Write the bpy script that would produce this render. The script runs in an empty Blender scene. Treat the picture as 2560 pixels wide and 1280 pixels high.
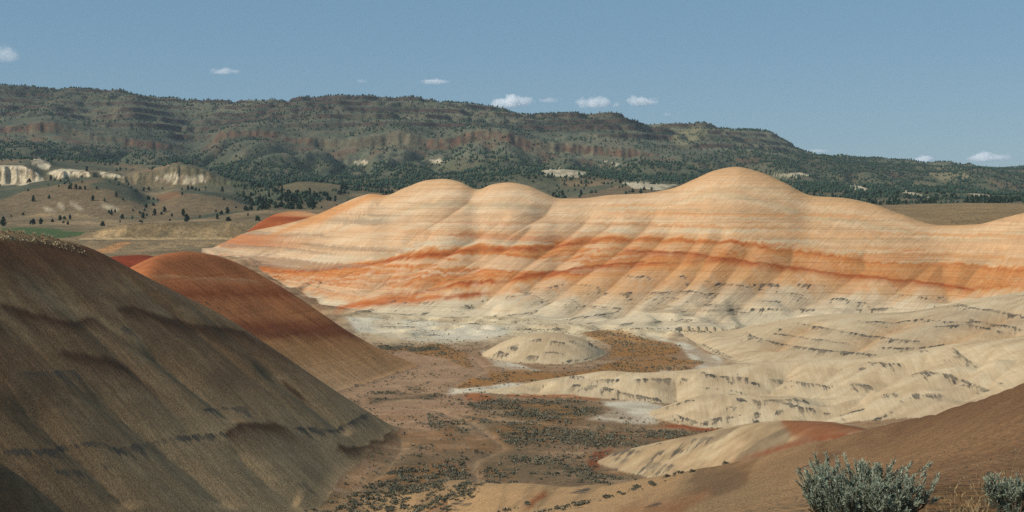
import bpy, math, time
import numpy as np
from mathutils import Vector
T0 = time.time()
sc = bpy.context.scene
def tick(n): print('TICK', n, round(time.time() - T0, 1), flush=True)
rad = math.radians

# ------------------------------------------------------------------ camera
F = 3334.0            # focal length in photo pixels (2560 wide)
V0 = 520.0            # photo row of the horizon
cam = bpy.data.cameras.new("camera")
camo = bpy.data.objects.new("camera", cam)
sc.collection.objects.link(camo)
cam.sensor_width = 36.0
cam.lens = 36.0 * F / 2560.0
cam.shift_y = -(640.0 - V0) / 2560.0
cam.clip_start = 0.2
cam.clip_end = 80000
camo.location = (0, 0, 0)
camo.rotation_euler = (rad(90), 0, 0)
sc.camera = camo

# ------------------------------------------------------------------ light
SUN = Vector((-0.715, -0.36, 0.615)).normalized()     # direction towards the sun
el = math.asin(SUN.z)
w = bpy.data.worlds.new("World")
sc.world = w
w.use_nodes = True
nt = w.node_tree
nt.nodes.clear()
sky = nt.nodes.new("ShaderNodeTexSky")
sky.sky_type = 'NISHITA'
sky.sun_disc = False
sky.sun_elevation = el
sky.sun_rotation = math.atan2(SUN.x, SUN.y)
sky.altitude = 700
sky.air_density = 1.0
sky.dust_density = 0.25
sky.ozone_density = 1.0
hs = nt.nodes.new("ShaderNodeHueSaturation")
hs.inputs['Saturation'].default_value = 1.04
tint = nt.nodes.new("ShaderNodeMix")
tint.data_type = 'RGBA'
tint.blend_type = 'MIX'
tint.inputs['Factor'].default_value = 0.66            # evens out the clear-sky gradient
tint.inputs['B'].default_value = (2.05, 4.2, 6.3, 1)
bg = nt.nodes.new("ShaderNodeBackground")
bg.inputs['Strength'].default_value = 0.075
wo = nt.nodes.new("ShaderNodeOutputWorld")
nt.links.new(sky.outputs[0], hs.inputs['Color'])
nt.links.new(hs.outputs[0], tint.inputs['A'])
nt.links.new(tint.outputs['Result'], bg.inputs['Color'])
nt.links.new(bg.outputs[0], wo.inputs['Surface'])
sl = bpy.data.lights.new("sun", 'SUN')
sl.energy = 4.3
sl.angle = rad(0.6)
sl.color = (1.0, 0.93, 0.82)
slo = bpy.data.objects.new("sun", sl)
sc.collection.objects.link(slo)
slo.rotation_euler = (-SUN).to_track_quat('-Z', 'Y').to_euler()
slo.location = SUN * 500

sc.view_settings.view_transform = 'Standard'
sc.view_settings.look = 'None'
sc.view_settings.exposure = 0.0
sc.view_settings.gamma = 1.0
sc.render.engine = 'CYCLES'
sc.cycles.use_denoising = False
sc.cycles.diffuse_bounces = 3
sc.cycles.transparent_max_bounces = 6
sc.cycles.volume_bounces = 40
sc.cycles.max_bounces = 44
COL = sc.collection

# ------------------------------------------------------------------ numeric helpers
def hash2(ix, iy, seed):
    h = ix.astype(np.int32).astype(np.uint32) * np.uint32(374761393) + iy.astype(np.int32).astype(np.uint32) * np.uint32(668265263) + np.uint32((seed * 974634777) & 0xFFFFFFFF)
    h = (h ^ (h >> np.uint32(13))) * np.uint32(1274126177)
    h = h ^ (h >> np.uint32(16))
    return (h & np.uint32(0xFFFF)).astype(np.float32) * np.float32(1 / 65535.0)

def vn(x, y, seed=0):
    """value noise 0..1"""
    x = np.asarray(x, np.float32); y = np.asarray(y, np.float32)
    x, y = np.broadcast_arrays(x, y)
    xi = np.floor(x); yi = np.floor(y)
    fx = x - xi; fy = y - yi
    fx = fx * fx * fx * (fx * (fx * 6 - 15) + 10); fy = fy * fy * fy * (fy * (fy * 6 - 15) + 10)
    a = hash2(xi, yi, seed); b = hash2(xi + 1, yi, seed)
    c = hash2(xi, yi + 1, seed); d = hash2(xi + 1, yi + 1, seed)
    return (a + (b - a) * fx) * (1 - fy) + (c + (d - c) * fx) * fy

def fbm(x, y, seed=0, o=4, g=0.5):
    s = 0; a = 1; n = 0
    for k in range(o):
        ca, sa = math.cos(k * 1.1 + .4), math.sin(k * 1.1 + .4)
        s = s + a * vn((x * ca - y * sa) * 2 ** k, (x * sa + y * ca) * 2 ** k, seed + k * 17)
        n += a; a *= g
    return s / n

def pch(xs, ys, x):
    """monotone cubic interpolation, clamped"""
    xs = np.array(xs, float); ys = np.array(ys, float)
    h = np.diff(xs); d = np.diff(ys) / h
    m = np.zeros_like(ys)
    m[0] = d[0]; m[-1] = d[-1]
    for i in range(1, len(xs) - 1):
        if d[i - 1] * d[i] > 0:
            w1 = 2 * h[i] + h[i - 1]; w2 = h[i] + 2 * h[i - 1]
            m[i] = (w1 + w2) / (w1 / d[i - 1] + w2 / d[i])
    x = np.clip(x, xs[0], xs[-1])
    k = np.clip(np.searchsorted(xs, x, side='right') - 1, 0, len(xs) - 2)
    t = (x - xs[k]) / h[k]
    return ((2 * t**3 - 3 * t**2 + 1) * ys[k] + (t**3 - 2 * t**2 + t) * h[k] * m[k]
            + (-2 * t**3 + 3 * t**2) * ys[k + 1] + (t**3 - t**2) * h[k] * m[k + 1])

def line(pts, x, sig=12.0):
    p = sorted(pts); xs = [a[0] for a in p]; ys = [a[1] for a in p]
    out = 0; wt = 0                                   # rounded: no kinks where a traced line bends
    for k_ in (-2, -1.2, -.5, 0, .5, 1.2, 2):
        g_ = math.exp(-k_ * k_ / 2); out = out + g_ * pch(xs, ys, np.asarray(x, float) + k_ * sig); wt += g_
    return out / wt

def smin(a, b, k):
    h = np.clip(0.5 + 0.5 * (b - a) / k, 0, 1)
    return b + (a - b) * h - k * h * (1 - h)

def smax(a, b, k):
    return -smin(-a, -b, k)

def sstep(a, b, x):
    t = np.clip((x - a) / (b - a), 0, 1)
    return t * t * (3 - 2 * t)

# ------------------------------------------------------------------ terrain grid (fan of columns, rows of depth)
u = np.concatenate([np.linspace(-2600, -160, 30), np.linspace(-130, 2690, 830), np.linspace(2720, 5160, 30)])
t = (u - 1280) / F
NC = len(u)
def seg(a, b, s):
    return np.arange(a, b, s)
near_rows = 1.0 * (120.0 / 1.0) ** np.linspace(0, 1, 135)[:-1]
yy = np.concatenate([near_rows, seg(120, 250, .8), seg(250, 470, .64), seg(470, 640, .95),
                     seg(640, 850, 2.4), seg(850, 1100, 5), seg(1100, 2030, 10), seg(2030, 2110, 4), seg(2110, 3200, 15),
                     seg(3200, 3350, 6), seg(3350, 4300, 14), seg(4300, 5400, 60)])
NR = len(yy)
Y = yy[:, None]; X = t[None, :] * Y
U = np.broadcast_to(u[None, :], (NR, NC)); YY = np.broadcast_to(Y, (NR, NC))
print("grid", NR, NC, NR * NC)
def e_of(v):
    return (V0 - v) / F

LINES = []      # each: (y array, z array) ordered by depth
def add_line(y, pts=None, z=None):
    y = np.broadcast_to(np.asarray(y, float), (NC,)).copy()
    if pts is not None:
        zz = e_of(line(pts, u)) * y
    else:
        zz = line(z, u, 40) if isinstance(z, list) else np.full(NC, float(z))
    LINES.append((y, zz))

# near slope we stand on
HC = [(-2600, 1295, 172), (1000, 1295, 174), (1120, 1232, 180), (1210, 1217, 174), (1300, 1214, 166), (1400, 1217, 158), (1500, 1213, 150), (1700, 1190, 130),
      (1900, 1145, 115), (2080, 1100, 100), (2180, 1078, 92), (2400, 1015, 74), (2560, 960, 62), (2960, 830, 52), (5160, 700, 50)]
yh = line([(a, c) for a, b, c in HC], u, 40)
add_line(1.0, z=-1.75)
add_line(10, [(-2600, 1480), (0, 1500), (640, 1500), (1280, 1480), (1700, 1400), (2000, 1350), (2200, 1318), (2560, 1275), (2960, 1240), (5160, 1100)])
add_line(26, [(-2600, 1480), (0, 1480), (640, 1460), (1280, 1440), (1700, 1340), (2000, 1270), (2200, 1238), (2560, 1180), (2960, 1140), (5160, 1000)])
add_line(0.62 * yh, [(-2600, 1380), (0, 1390), (640, 1410), (1300, 1340), (1500, 1300), (1700, 1258), (2000, 1200), (2180, 1158), (2560, 1105), (2960, 1040), (5160, 900)])
add_line(0.86 * yh, [(-2600, 1330), (640, 1370), (1120, 1310), (1300, 1268), (1500, 1248), (1700, 1213), (2000, 1145), (2180, 1103), (2560, 1000), (2960, 880), (5160, 760)])
add_line(yh, [(a, b) for a, b, c in HC])
add_line(yh + 26, z=[(-2600, -40), (1300, -40), (1500, -37.5), (1700, -35), (2180, -28), (2560, -20), (2960, -14), (5160, -10)])
add_line(np.maximum(yh + 40, 212), z=[(-2600, -40), (1700, -40), (2000, -38.5), (2180, -37), (2560, -34), (3200, -26), (5160, -15)])
add_line(300, z=[(-2600, -34), (-600, -39), (0, -40), (2000, -40), (2300, -38), (2560, -36), (3200, -28), (5160, -15)])
add_line(395, z=[(-2600, -34), (0, -40), (2100, -40), (2560, -37), (3200, -28), (5160, -15)])
# painted ridge
DB = [(-2600, 600, 690), (0, 640, 690), (300, 646, 690), (505, 650, 690), (620, 664, 655), (760, 748, 555), (900, 788, 500), (1050, 795, 484), (1200, 800, 474), (1350, 812, 456), (1500, 825, 438),
      (1700, 835, 424), (1850, 828, 435), (2100, 815, 440), (2350, 800, 430), (2560, 780, 425), (2960, 700, 420), (5160, 600, 420)]
DC = [(-2600, 600, 778), (0, 632, 778), (300, 632, 778), (505, 629, 778), (560, 606, 772), (620, 580, 762), (700, 563, 742), (780, 541, 722), (850, 511, 700), (905, 489, 682), (930, 484, 674), (965, 488, 664),
      (1010, 470, 654), (1070, 450, 645), (1110, 447, 638), (1150, 455, 630), (1195, 474, 620), (1230, 461, 617), (1270, 456, 613), (1320, 464, 608), (1360, 481, 604), (1400, 496, 600),
      (1450, 496, 595), (1530, 487, 588), (1600, 484, 582), (1680, 471, 576), (1740, 446, 571), (1790, 425, 568), (1840, 417, 565), (1890, 427, 562),
      (1960, 456, 556), (2030, 489, 550), (2110, 495, 545), (2180, 509, 540), (2250, 534, 533), (2350, 563, 524), (2440, 561, 514), (2500, 547, 508), (2560, 532, 502), (2700, 505, 495), (3200, 480, 470), (5160, 450, 460)]
ydb = line([(a, c) for a, b, c in DB], u, 40); vdb = line([(a, b) for a, b, c in DB], u, 40)
ydc = line([(a, c) for a, b, c in DC], u, 40); vdc = line([(a, b) for a, b, c in DC], u, 6)
zdb = e_of(vdb) * ydb; zdc = e_of(vdc) * ydc
isD = sstep(500, 640, u)
LINES.append((ydb, zdb))
for fr, bulge in ((.25, -.02), (.5, .01), (.78, .012)):
    ym = ydb + (ydc - ydb) * fr
    LINES.append((ym, zdb + (zdc - zdb) * (fr + bulge * isD)))
ry = np.minimum(12 + 0 * u, 12)
LINES.append((ydc, zdc))
ybk = ydc + 70
LINES.append((ybk, np.where(u < 505, -25.0, line([(-2600, -25), (500, -25), (700, -26), (1300, -24), (1900, -22), (2560, -16), (5160, -5)], u))))
# plain and low hills behind
add_line(900, z=[(-2600, -20), (0, -21.5), (640, -22), (1300, -20), (1900, -16), (2250, -12), (2560, -9), (5160, 0)])
add_line(942, z=[(-2600, -20), (0, -21), (200, -22), (640, -22.5), (1300, -19), (1900, -14), (2560, -7), (5160, 0)])
add_line(972, [(-2600, 575), (0, 592), (180, 594), (225, 585), (270, 566), (340, 559), (480, 556), (640, 553), (900, 560), (1300, 575), (1900, 560), (2560, 545), (5160, 520)])
add_line(1040, [(-2600, 575), (0, 585), (170, 587), (240, 578), (300, 562), (400, 557), (640, 552), (900, 556), (1300, 570), (1900, 555), (2560, 540), (5160, 515)])
add_line(1250, [(-2600, 565), (0, 570), (200, 571), (300, 566), (500, 560), (640, 555), (900, 548), (1300, 550), (1900, 540), (2560, 522), (5160, 500)])
add_line(1480, [(-2600, 555), (0, 548), (200, 546), (350, 545), (500, 540), (640, 532), (800, 528), (900, 535), (1300, 525), (1900, 520), (2200, 512), (2560, 508), (5160, 500)])
add_line(1720, [(-2600, 470), (-600, 470), (0, 478), (100, 468), (172, 460), (251, 456), (323, 470), (377, 503), (415, 492), (449, 478), (503, 478), (575, 490), (629, 512), (683, 500), (755, 498), (900, 505), (1100, 495), (1400, 505), (1700, 500), (2100, 506), (2200, 508), (2560, 503), (5160, 500)])
add_line(1880, [(-2600, 465), (-600, 462), (0, 463), (100, 452), (172, 446), (251, 441), (323, 462), (377, 495), (449, 474), (575, 486), (629, 505), (683, 480), (755, 470), (880, 482), (1100, 482), (1400, 492), (1560, 480), (1700, 488), (2100, 498), (2560, 498), (5160, 490)])
wj = (9 * (vn(u / 8, 0 * u, 5011) - .5) + 16 * (vn(u / 37, 0 * u, 5012) - .5)) * sstep(360, 300, u)
WB = [(-2600, 460), (-600, 455), (0, 461), (100, 456), (172, 452), (251, 452), (323, 458), (377, 468), (446, 462), (561, 465), (683, 466), (755, 454), (827, 457), (880, 467), (1000, 480), (1250, 478), (1400, 480), (1480, 465), (1560, 455), (1640, 458), (1700, 468), (2000, 488), (2200, 490), (2560, 494), (5160, 480)]
WT = [(-2600, 400), (-600, 400), (0, 414), (60, 414), (90, 428), (110, 446), (150, 425), (220, 428), (290, 434), (320, 440), (345, 428), (377, 430), (446, 410), (503, 420), (561, 444), (683, 464), (755, 458), (880, 466), (1000, 474), (1400, 474), (1560, 458), (1700, 466), (2000, 482), (2200, 486), (2350, 482), (2560, 490), (5160, 470)]
add_line(2022, [(a, b + 2) for a, b in WB])
add_line(2048 + wj, WB)
add_line(2070 + wj + 6 * vn(u / 6, 0 * u, 5013), WT)
add_line(2104, [(a, b - 3) for a, b in WT])
add_line(2200, [(-2600, 385), (0, 404), (75, 398), (100, 396), (150, 414), (250, 424), (320, 428), (377, 424), (446, 403), (503, 416), (561, 442), (683, 462), (755, 462), (900, 462), (1100, 462), (1330, 440), (1400, 440), (1480, 444), (1700, 462), (2000, 474), (2200, 478), (2560, 488), (5160, 460)])
add_line(2420, [(-2600, 380), (0, 396), (300, 408), (446, 415), (560, 432), (755, 448), (900, 446), (1100, 440), (1330, 426), (1440, 424), (1520, 438), (1700, 448), (1900, 452), (2000, 458), (2200, 466), (2350, 470), (2560, 486), (5160, 440)])
add_line(2800, [(-2600, 345), (0, 366), (150, 372), (250, 384), (400, 394), (480, 398), (560, 388), (640, 384), (760, 396), (900, 408), (1000, 396), (1110, 400), (1250, 392), (1400, 406), (1600, 414), (1700, 420), (1850, 424), (2000, 436), (2300, 452), (2450, 446), (2560, 462), (5160, 420)])
cjit = 12 * (vn(u / 14, 0 * u, 5001) - .5) + 26 * (vn(u / 75, 0 * u, 5002) - .5)
CB = [(-2600, 325), (-300, 325), (0, 334), (120, 330), (250, 358), (400, 374), (480, 388), (520, 372), (560, 345), (650, 342), (750, 363), (830, 372), (960, 366), (1000, 360), (1050, 370), (1110, 374), (1190, 352), (1260, 354), (1320, 374), (1450, 386), (1580, 393), (1680, 392), (1850, 392), (2100, 414), (2350, 440), (2450, 428), (2560, 450), (5160, 400)]
CT = [(-2600, 305), (-300, 305), (0, 314), (120, 303), (250, 338), (400, 352), (480, 380), (520, 368), (560, 325), (650, 322), (750, 345), (830, 347), (960, 334), (1000, 328), (1050, 342), (1110, 347), (1190, 325), (1260, 327), (1320, 348), (1450, 360), (1580, 370), (1680, 384), (1850, 386), (2100, 410), (2350, 438), (2450, 424), (2560, 446), (5160, 396)]
add_line(3205, [(a, b + 6) for a, b in CB])
add_line(3246 + cjit, CB)
add_line(3274 + cjit + 10 * vn(u / 9, 0 * u, 5003), CT)
add_line(3320, [(a, b - 5) for a, b in CT])
add_line(3700, [(-2600, 250), (0, 268), (130, 272), (250, 284), (330, 278), (480, 318), (600, 306), (720, 278), (850, 274), (1100, 290), (1250, 303), (1400, 314), (1560, 314), (1640, 340), (1760, 348), (1900, 362), (2050, 398), (2350, 426), (2560, 436), (5160, 380)])
SK = [(-2600, 190), (-600, 205), (0, 216), (100, 222), (270, 226), (330, 233), (400, 248), (560, 258), (700, 257), (780, 247), (860, 241), (960, 246), (1070, 248), (1140, 262), (1230, 268), (1270, 276), (1310, 290), (1400, 287), (1500, 293), (1535, 289), (1570, 305), (1650, 318), (1700, 318), (1755, 309), (1800, 321), (1870, 321), (1915, 328), (1960, 350), (2010, 375), (2050, 385), (2150, 395), (2250, 400), (2340, 410), (2420, 416), (2500, 420), (2560, 415), (2700, 405), (5160, 380)]
add_line(4200, SK)
add_line(4600, [(a, b + 38) for a, b in SK])
add_line(5400, [(a, b + 90) for a, b in SK])

LY = np.array([l[0] for l in LINES]); LZ = np.array([l[1] for l in LINES])
assert (np.diff(LY, axis=0) > 0).all(), np.where((np.diff(LY, axis=0) <= 0).any(axis=1))
Z = np.empty((NR, NC))
h = np.diff(LY, axis=0); d = np.diff(LZ, axis=0) / h
M = np.zeros_like(LZ); M[0] = d[0]; M[-1] = d[-1]
w1 = 2 * h[1:] + h[:-1]; w2 = h[1:] + 2 * h[:-1]
with np.errstate(all='ignore'):
    hm = (w1 + w2) / (w1 / d[:-1] + w2 / d[1:])
M[1:-1] = np.where(d[:-1] * d[1:] > 0, hm, 0)
# soften: allow rounded crests whose tangent follows the view of neighbours
for j in range(NC):
    k = np.clip(np.searchsorted(LY[:, j], yy, side='right') - 1, 0, len(LINES) - 2)
    hh = h[k, j]; s = np.clip((yy - LY[k, j]) / hh, 0, 1)
    Z[:, j] = ((2 * s**3 - 3 * s**2 + 1) * LZ[k, j] + (s**3 - 2 * s**2 + s) * hh * M[k, j]
               + (-2 * s**3 + 3 * s**2) * LZ[k + 1, j] + (s**3 - s**2) * hh * M[k + 1, j])

# zones
ZN = dict(near=0, floor=1, A=2, A2=3, B=4, C=5, D=6, D2=7, E=8, Fh=9, G=10, I=11, M=12, plain=13, low=14, mount=15)
zone = np.full((NR, NC), ZN['floor'], np.int8)
zone[Y < (yh + 14)[None, :]] = ZN['near']
zone[(Y >= ydb[None, :])] = ZN['D']
zone[(Y >= ydb[None, :]) & (U < 505)] = ZN['plain']
zone[(Y >= (ydc + 60)[None, :])] = ZN['plain']
zone[(Y >= 1480 + 60 * np.sin(u / 90.)[None, :])] = ZN['low']
zone[(Y >= 2420 + 90 * np.sin(u / 130.)[None, :])] = ZN['mount']
zone[(Y < 172) & (U < 1120)] = ZN['floor']
zone[(YY < 95)] = ZN['near']

# ------------------------------------------------------------------ single hills laid over the valley
def hill(name, front, crest, qb, qf=0.0, k=2.0, kb=1.2):
    """front: array of the near flank; crest: (u, v, depth) of its skyline; qb/qf: curvature behind/in front of it"""
    global Z
    yc = line([(a, c) for a, b, c in crest], u)[None, :]; ec = e_of(line([(a, b) for a, b, c in crest], u))[None, :]
    dy = Y - yc
    ceil = ec * Y - np.where(dy > 0, np.minimum(qb * dy * dy, 0.75 * np.abs(dy) + 0 * dy), qf * dy * dy)
    zf = smin(front, ceil + k * 0.25, k)
    zf = np.where((U < crest[0][0] - 400) & (crest[0][0] > 0), -99, zf)
    m = zf > Z
    zone[m & (zf > Z + 0.02)] = ZN[name]
    Z = smax(Z, zf, kb)
    return zf

def front_from(base, slope):
    """base: (u, depth, z) of the toe; a flank rising behind it"""
    yb = line([(a, b) for a, b, c in base], u, 28)[None, :]; zb = line([(a, c) for a, b, c in base], u, 28)[None, :]
    s = line(slope, u)[None, :] if isinstance(slope, list) else slope
    return zb + s * (Y - yb)

# big shadowed hill on the left
pA = -40 - 0.69 * (X + 28) + 0.0876 * (Y - 175)
pA = pA + 1.3 * (fbm(X / 26, Y / 60, 5, 3) - .5) + 0.55 * (np.abs(fbm((X * .3 + Y) / 17, (X - .3 * Y) / 70, 9, 2) - .5) * 4 - .6)
hill('A', pA, [(-2600, 430, 170), (-600, 540, 180), (-200, 566, 190), (0, 578, 201), (90, 588, 209), (170, 603, 217), (230, 625, 222), (330, 678, 228), (450, 738, 232), (560, 792, 235), (700, 884, 236), (860, 992, 236), (960, 1052, 237), (1010, 1084, 238), (1050, 1130, 238), (1150, 1300, 238), (5160, 3000, 238)], 0.02, 0.0, 1.6, 1.5)
# nearer fold in the lower left corner
pA2 = -27.5 - 0.92 * (X + 24) + 0.05 * (Y - 100)
hill('A2', pA2, [(-2600, 900, 90), (-400, 1010, 95), (-120, 1105, 99), (0, 1168, 100), (60, 1208, 101), (150, 1281, 102), (300, 1420, 103), (600, 1800, 103), (5160, 5000, 103)], 0.03, 0.0, 1.2)
# red hill behind it
pB = -40 - 0.605 * (X + 24) + 0.186 * (Y - 335)
pB = pB + 1.6 * (fbm(X / 22, Y / 50, 15, 3) - .5)
hill('B', pB, [(-2600, 900, 318), (150, 800, 318), (270, 706, 318), (330, 671, 319), (400, 642, 320), (480, 632, 321), (520, 633, 323), (560, 641, 326), (640, 680, 332), (750, 746, 332), (870, 831, 332), (960, 880, 333), (1045, 916, 335), (1090, 955, 335), (1200, 1100, 335), (5160, 3000, 335)], 0.02, 0.004, 1.8, 1.2)
# small dark red hump between them
hill('C', front_from([(-2600, 455, -41), (5160, 455, -41)], 0.5), [(-2600, 900, 500), (100, 720, 500), (230, 662, 500), (300, 641, 500), (350, 640, 502), (420, 655, 504), (560, 760, 506), (5160, 2000, 506)], 0.012, 0.003, 2.5)
# red hump behind the ridge's left end
hill('D2', front_from([(-2600, 790, -26), (5160, 790, -26)], 0.42), [(-2600, 900, 840), (520, 645, 840), (600, 596, 840), (650, 558, 842), (690, 537, 844), (740, 528, 846), (790, 537, 848), (900, 590, 850), (1100, 700, 850), (5160, 2000, 850)], 0.006, 0.001, 3)
# cream spurs on the right bank
fE = front_from([(-2600, 600, -41), (1640, 440, -41), (1720, 392, -41), (1780, 352, -41), (1830, 336, -40.8), (2000, 330, -40), (2300, 330, -38), (2560, 326, -36), (5160, 300, -25)],
                [(-2600, .1), (1700, .10), (1850, .12), (2200, .12), (2560, .13), (5160, .15)])
fE = fE + .25 * (np.abs(fbm((X * .9 - Y * .45) / 18, (X * .45 + Y * .9) / 90, 31, 3) - .5) * 4 - .8) * sstep(1700, 2000, U)
hill('E', fE, [(-2600, 2000, 430), (1500, 860, 430), (1650, 832, 428), (1800, 833, 428), (1900, 814, 426), (2000, 797, 425), (2100, 788, 424), (2250, 785, 422), (2350, 770, 420), (2450, 750, 418), (2560, 733, 415), (2900, 680, 410), (5160, 560, 400)], 0.01, 0.0012, 2.2, 1.0)
fF = front_from([(-2600, 500, -41.5), (1080, 300, -41.5), (1130, 281, -41), (1300, 276, -41), (1500, 274, -41), (1660, 268, -41), (1800, 266, -40.5), (2000, 262, -40), (2300, 255, -37.5), (2560, 245, -34.5), (5160, 230, -20)],
                [(-2600, .1), (1100, .10), (1400, .16), (1600, .24), (2000, .2), (2560, .2), (5160, .2)])
fF = fF + .14 * (np.abs(fbm((X * .9 - Y * .3) / 11, (X * .3 + Y * .9) / 60, 41, 3) - .5) * 4 - .8) * sstep(1350, 1600, U)
hill('Fh', fF, [(-2600, 2500, 295), (1000, 1020, 292), (1120, 982, 292), (1250, 977, 293), (1340, 955, 296), (1450, 940, 299), (1520, 931, 300), (1600, 936, 300), (1700, 931, 300), (1830, 916, 300), (2000, 905, 298), (2150, 900, 296), (2250, 886, 294), (2400, 862, 292), (2560, 846, 290), (2900, 790, 285), (5160, 600, 280)], 0.02, 0.002, 1.6, 0.8)
fG = front_from([(-2600, 500, -42), (1560, 262, -41.5), (1640, 245, -41), (1750, 236, -41), (1900, 233, -40.5), (2100, 232, -39.5), (2300, 228, -37.5), (2560, 220, -34.5), (5160, 200, -20)], [(-2600, .1), (1600, .12), (1750, .2), (2100, .2), (2560, .22), (5160, .22)])
fG = fG + .12 * (np.abs(fbm((X * .95 - Y * .3) / 7, (X * .3 + Y * .95) / 50, 51, 3) - .5) * 4 - .8)
hill('G', fG, [(-2600, 3000, 262), (1480, 1090, 262), (1600, 1043, 262), (1680, 1010, 262), (1750, 992, 262), (1850, 988, 262), (1950, 992, 262), (2050, 1003, 261), (2130, 985, 259), (2300, 935, 256), (2560, 880, 250), (2900, 800, 245), (5160, 600, 240)], 0.03, 0.004, 1.4, 0.8)
fI = front_from([(-2600, 300, -43), (1420, 216, -42), (1480, 203, -41), (1560, 194, -40.5), (1700, 184, -39), (1900, 168, -36), (2100, 150, -33), (2560, 130, -28), (5160, 120, -20)], [(-2600, .1), (1450, .16), (1700, .19), (2560, .12), (5160, .1)])
fI = fI + .15 * (np.abs(fbm((X * .8 - Y * .6) / 8, (X * .6 + Y * .8) / 40, 61, 3) - .5) * 4 - .8)
hill('I', fI, [(-2600, 3000, 210), (1380, 1240, 208), (1470, 1172, 207), (1530, 1131, 206), (1640, 1105, 204), (1760, 1085, 202), (1870, 1065, 200), (1960, 1057, 198), (2080, 1061, 192), (2180, 1080, 186), (2300, 1110, 180), (2560, 1180, 170), (5160, 1500, 160)], 0.02, 0.003, 1.4, 0.8)
# low isolated mound in the valley
fM = front_from([(-2600, 500, -43), (1150, 372, -42), (1210, 348, -41.5), (1300, 337, -41.2), (1400, 334, -41.2), (1480, 342, -41.2), (1530, 362, -41.5), (1600, 420, -44), (5160, 600, -60)], .24)
fM = fM + .15 * (np.abs(fbm((X * .95 - Y * .2) / 9, (X * .2 + Y * .95) / 50, 71, 3) - .5) * 4 - .8)
hill('M', fM, [(-2600, 3000, 370), (1130, 940, 370), (1210, 884, 370), (1260, 857, 371), (1320, 839, 372), (1380, 835, 372), (1440, 845, 372), (1500, 874, 372), (1540, 900, 372), (1620, 980, 372), (5160, 3000, 372)], 0.03, 0.006, 1.6, 0.6)
tick("base")

# ------------------------------------------------------------------ pixel -> ground point
def ground_at(pu, pv, ymin=5.0):
    j = np.interp(pu, u, np.arange(NC)); j0 = int(min(max(j, 0), NC - 2)); fr = j - j0
    zc = Z[:, j0] * (1 - fr) + Z[:, j0 + 1] * fr
    vv = V0 - F * zc / yy
    i = np.argmax((vv <= pv) & (yy > ymin))
    if i == 0:
        return None
    a, b = vv[i - 1], vv[i]
    s = np.clip((a - pv) / (a - b + 1e-9), 0, 1)
    y = yy[i - 1] + (yy[i] - yy[i - 1]) * s
    return np.array([(pu - 1280) / F * y, y, zc[i - 1] + (zc[i] - zc[i - 1]) * s])

def densify(pts, n=None):
    pts = np.array(pts, float); out = []
    for a, b in zip(pts[:-1], pts[1:]):
        m = max(2, int(np.hypot(*(b - a)[:2]) / 25))
        for k in range(m):
            out.append(a + (b - a) * k / m)
    out.append(pts[-1])
    return np.array(out)

def dist_poly(P, mask_rows, pad):
    """distance and arc fraction of the grid vertices near a ground polyline"""
    x0, x1 = P[:, 0].min() - pad, P[:, 0].max() + pad
    y0, y1 = P[:, 1].min() - pad, P[:, 1].max() + pad
    r0, r1 = np.searchsorted(yy, [y0, y1])
    if r1 <= r0: return None
    tt0 = min(x0 / y0, x0 / y1); tt1 = max(x1 / y0, x1 / y1)
    c0, c1 = np.searchsorted(t, [tt0, tt1])
    if c1 <= c0: return None
    xs = X[r0:r1, c0:c1]; ys = YY[r0:r1, c0:c1]
    D = np.full(xs.shape, 1e9); S = np.zeros(xs.shape)
    L = np.concatenate([[0], np.cumsum(np.hypot(*(np.diff(P[:, :2], axis=0).T)))])
    for k in range(len(P) - 1):
        ax, ay = P[k, :2]; bx, by = P[k + 1, :2]
        dx, dy = bx - ax, by - ay; ll = dx * dx + dy * dy + 1e-9
        s = np.clip(((xs - ax) * dx + (ys - ay) * dy) / ll, 0, 1)
        dd = np.hypot(xs - ax - s * dx, ys - ay - s * dy)
        m = dd < D
        D[m] = dd[m]; S[m] = ((L[k] + s * (L[k + 1] - L[k])) / L[-1])[m]
    return (slice(r0, r1), slice(c0, c1)), D, S

GUL = np.zeros((NR, NC))
def carve(pix, depth, width, zones, ymin=5, taper=(.25, .1)):
    P = [ground_at(a, b, ymin) for a, b in densify(pix)]
    P = np.array([p for p in P if p is not None])
    P = P[np.concatenate([[True], np.abs(np.diff(P[:, 1])) < 60])]
    if len(P) < 2: return
    r = dist_poly(P, None, width * 1.6)
    if r is None: return
    sl, D, S = r
    tp = sstep(0, taper[0], S) * sstep(0, taper[1], 1 - S)
    wob = width * (0.8 + 0.5 * vn(X[sl] / 9, YY[sl] / 9, 77))
    g = np.clip(1 - D / wob, 0, 1) ** 1.5 * tp
    g *= np.isin(zone[sl], [ZN[q] for q in zones])
    CARVE[sl] = np.maximum(CARVE[sl], g * depth)
    GUL[sl] = np.maximum(GUL[sl], g)

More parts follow.
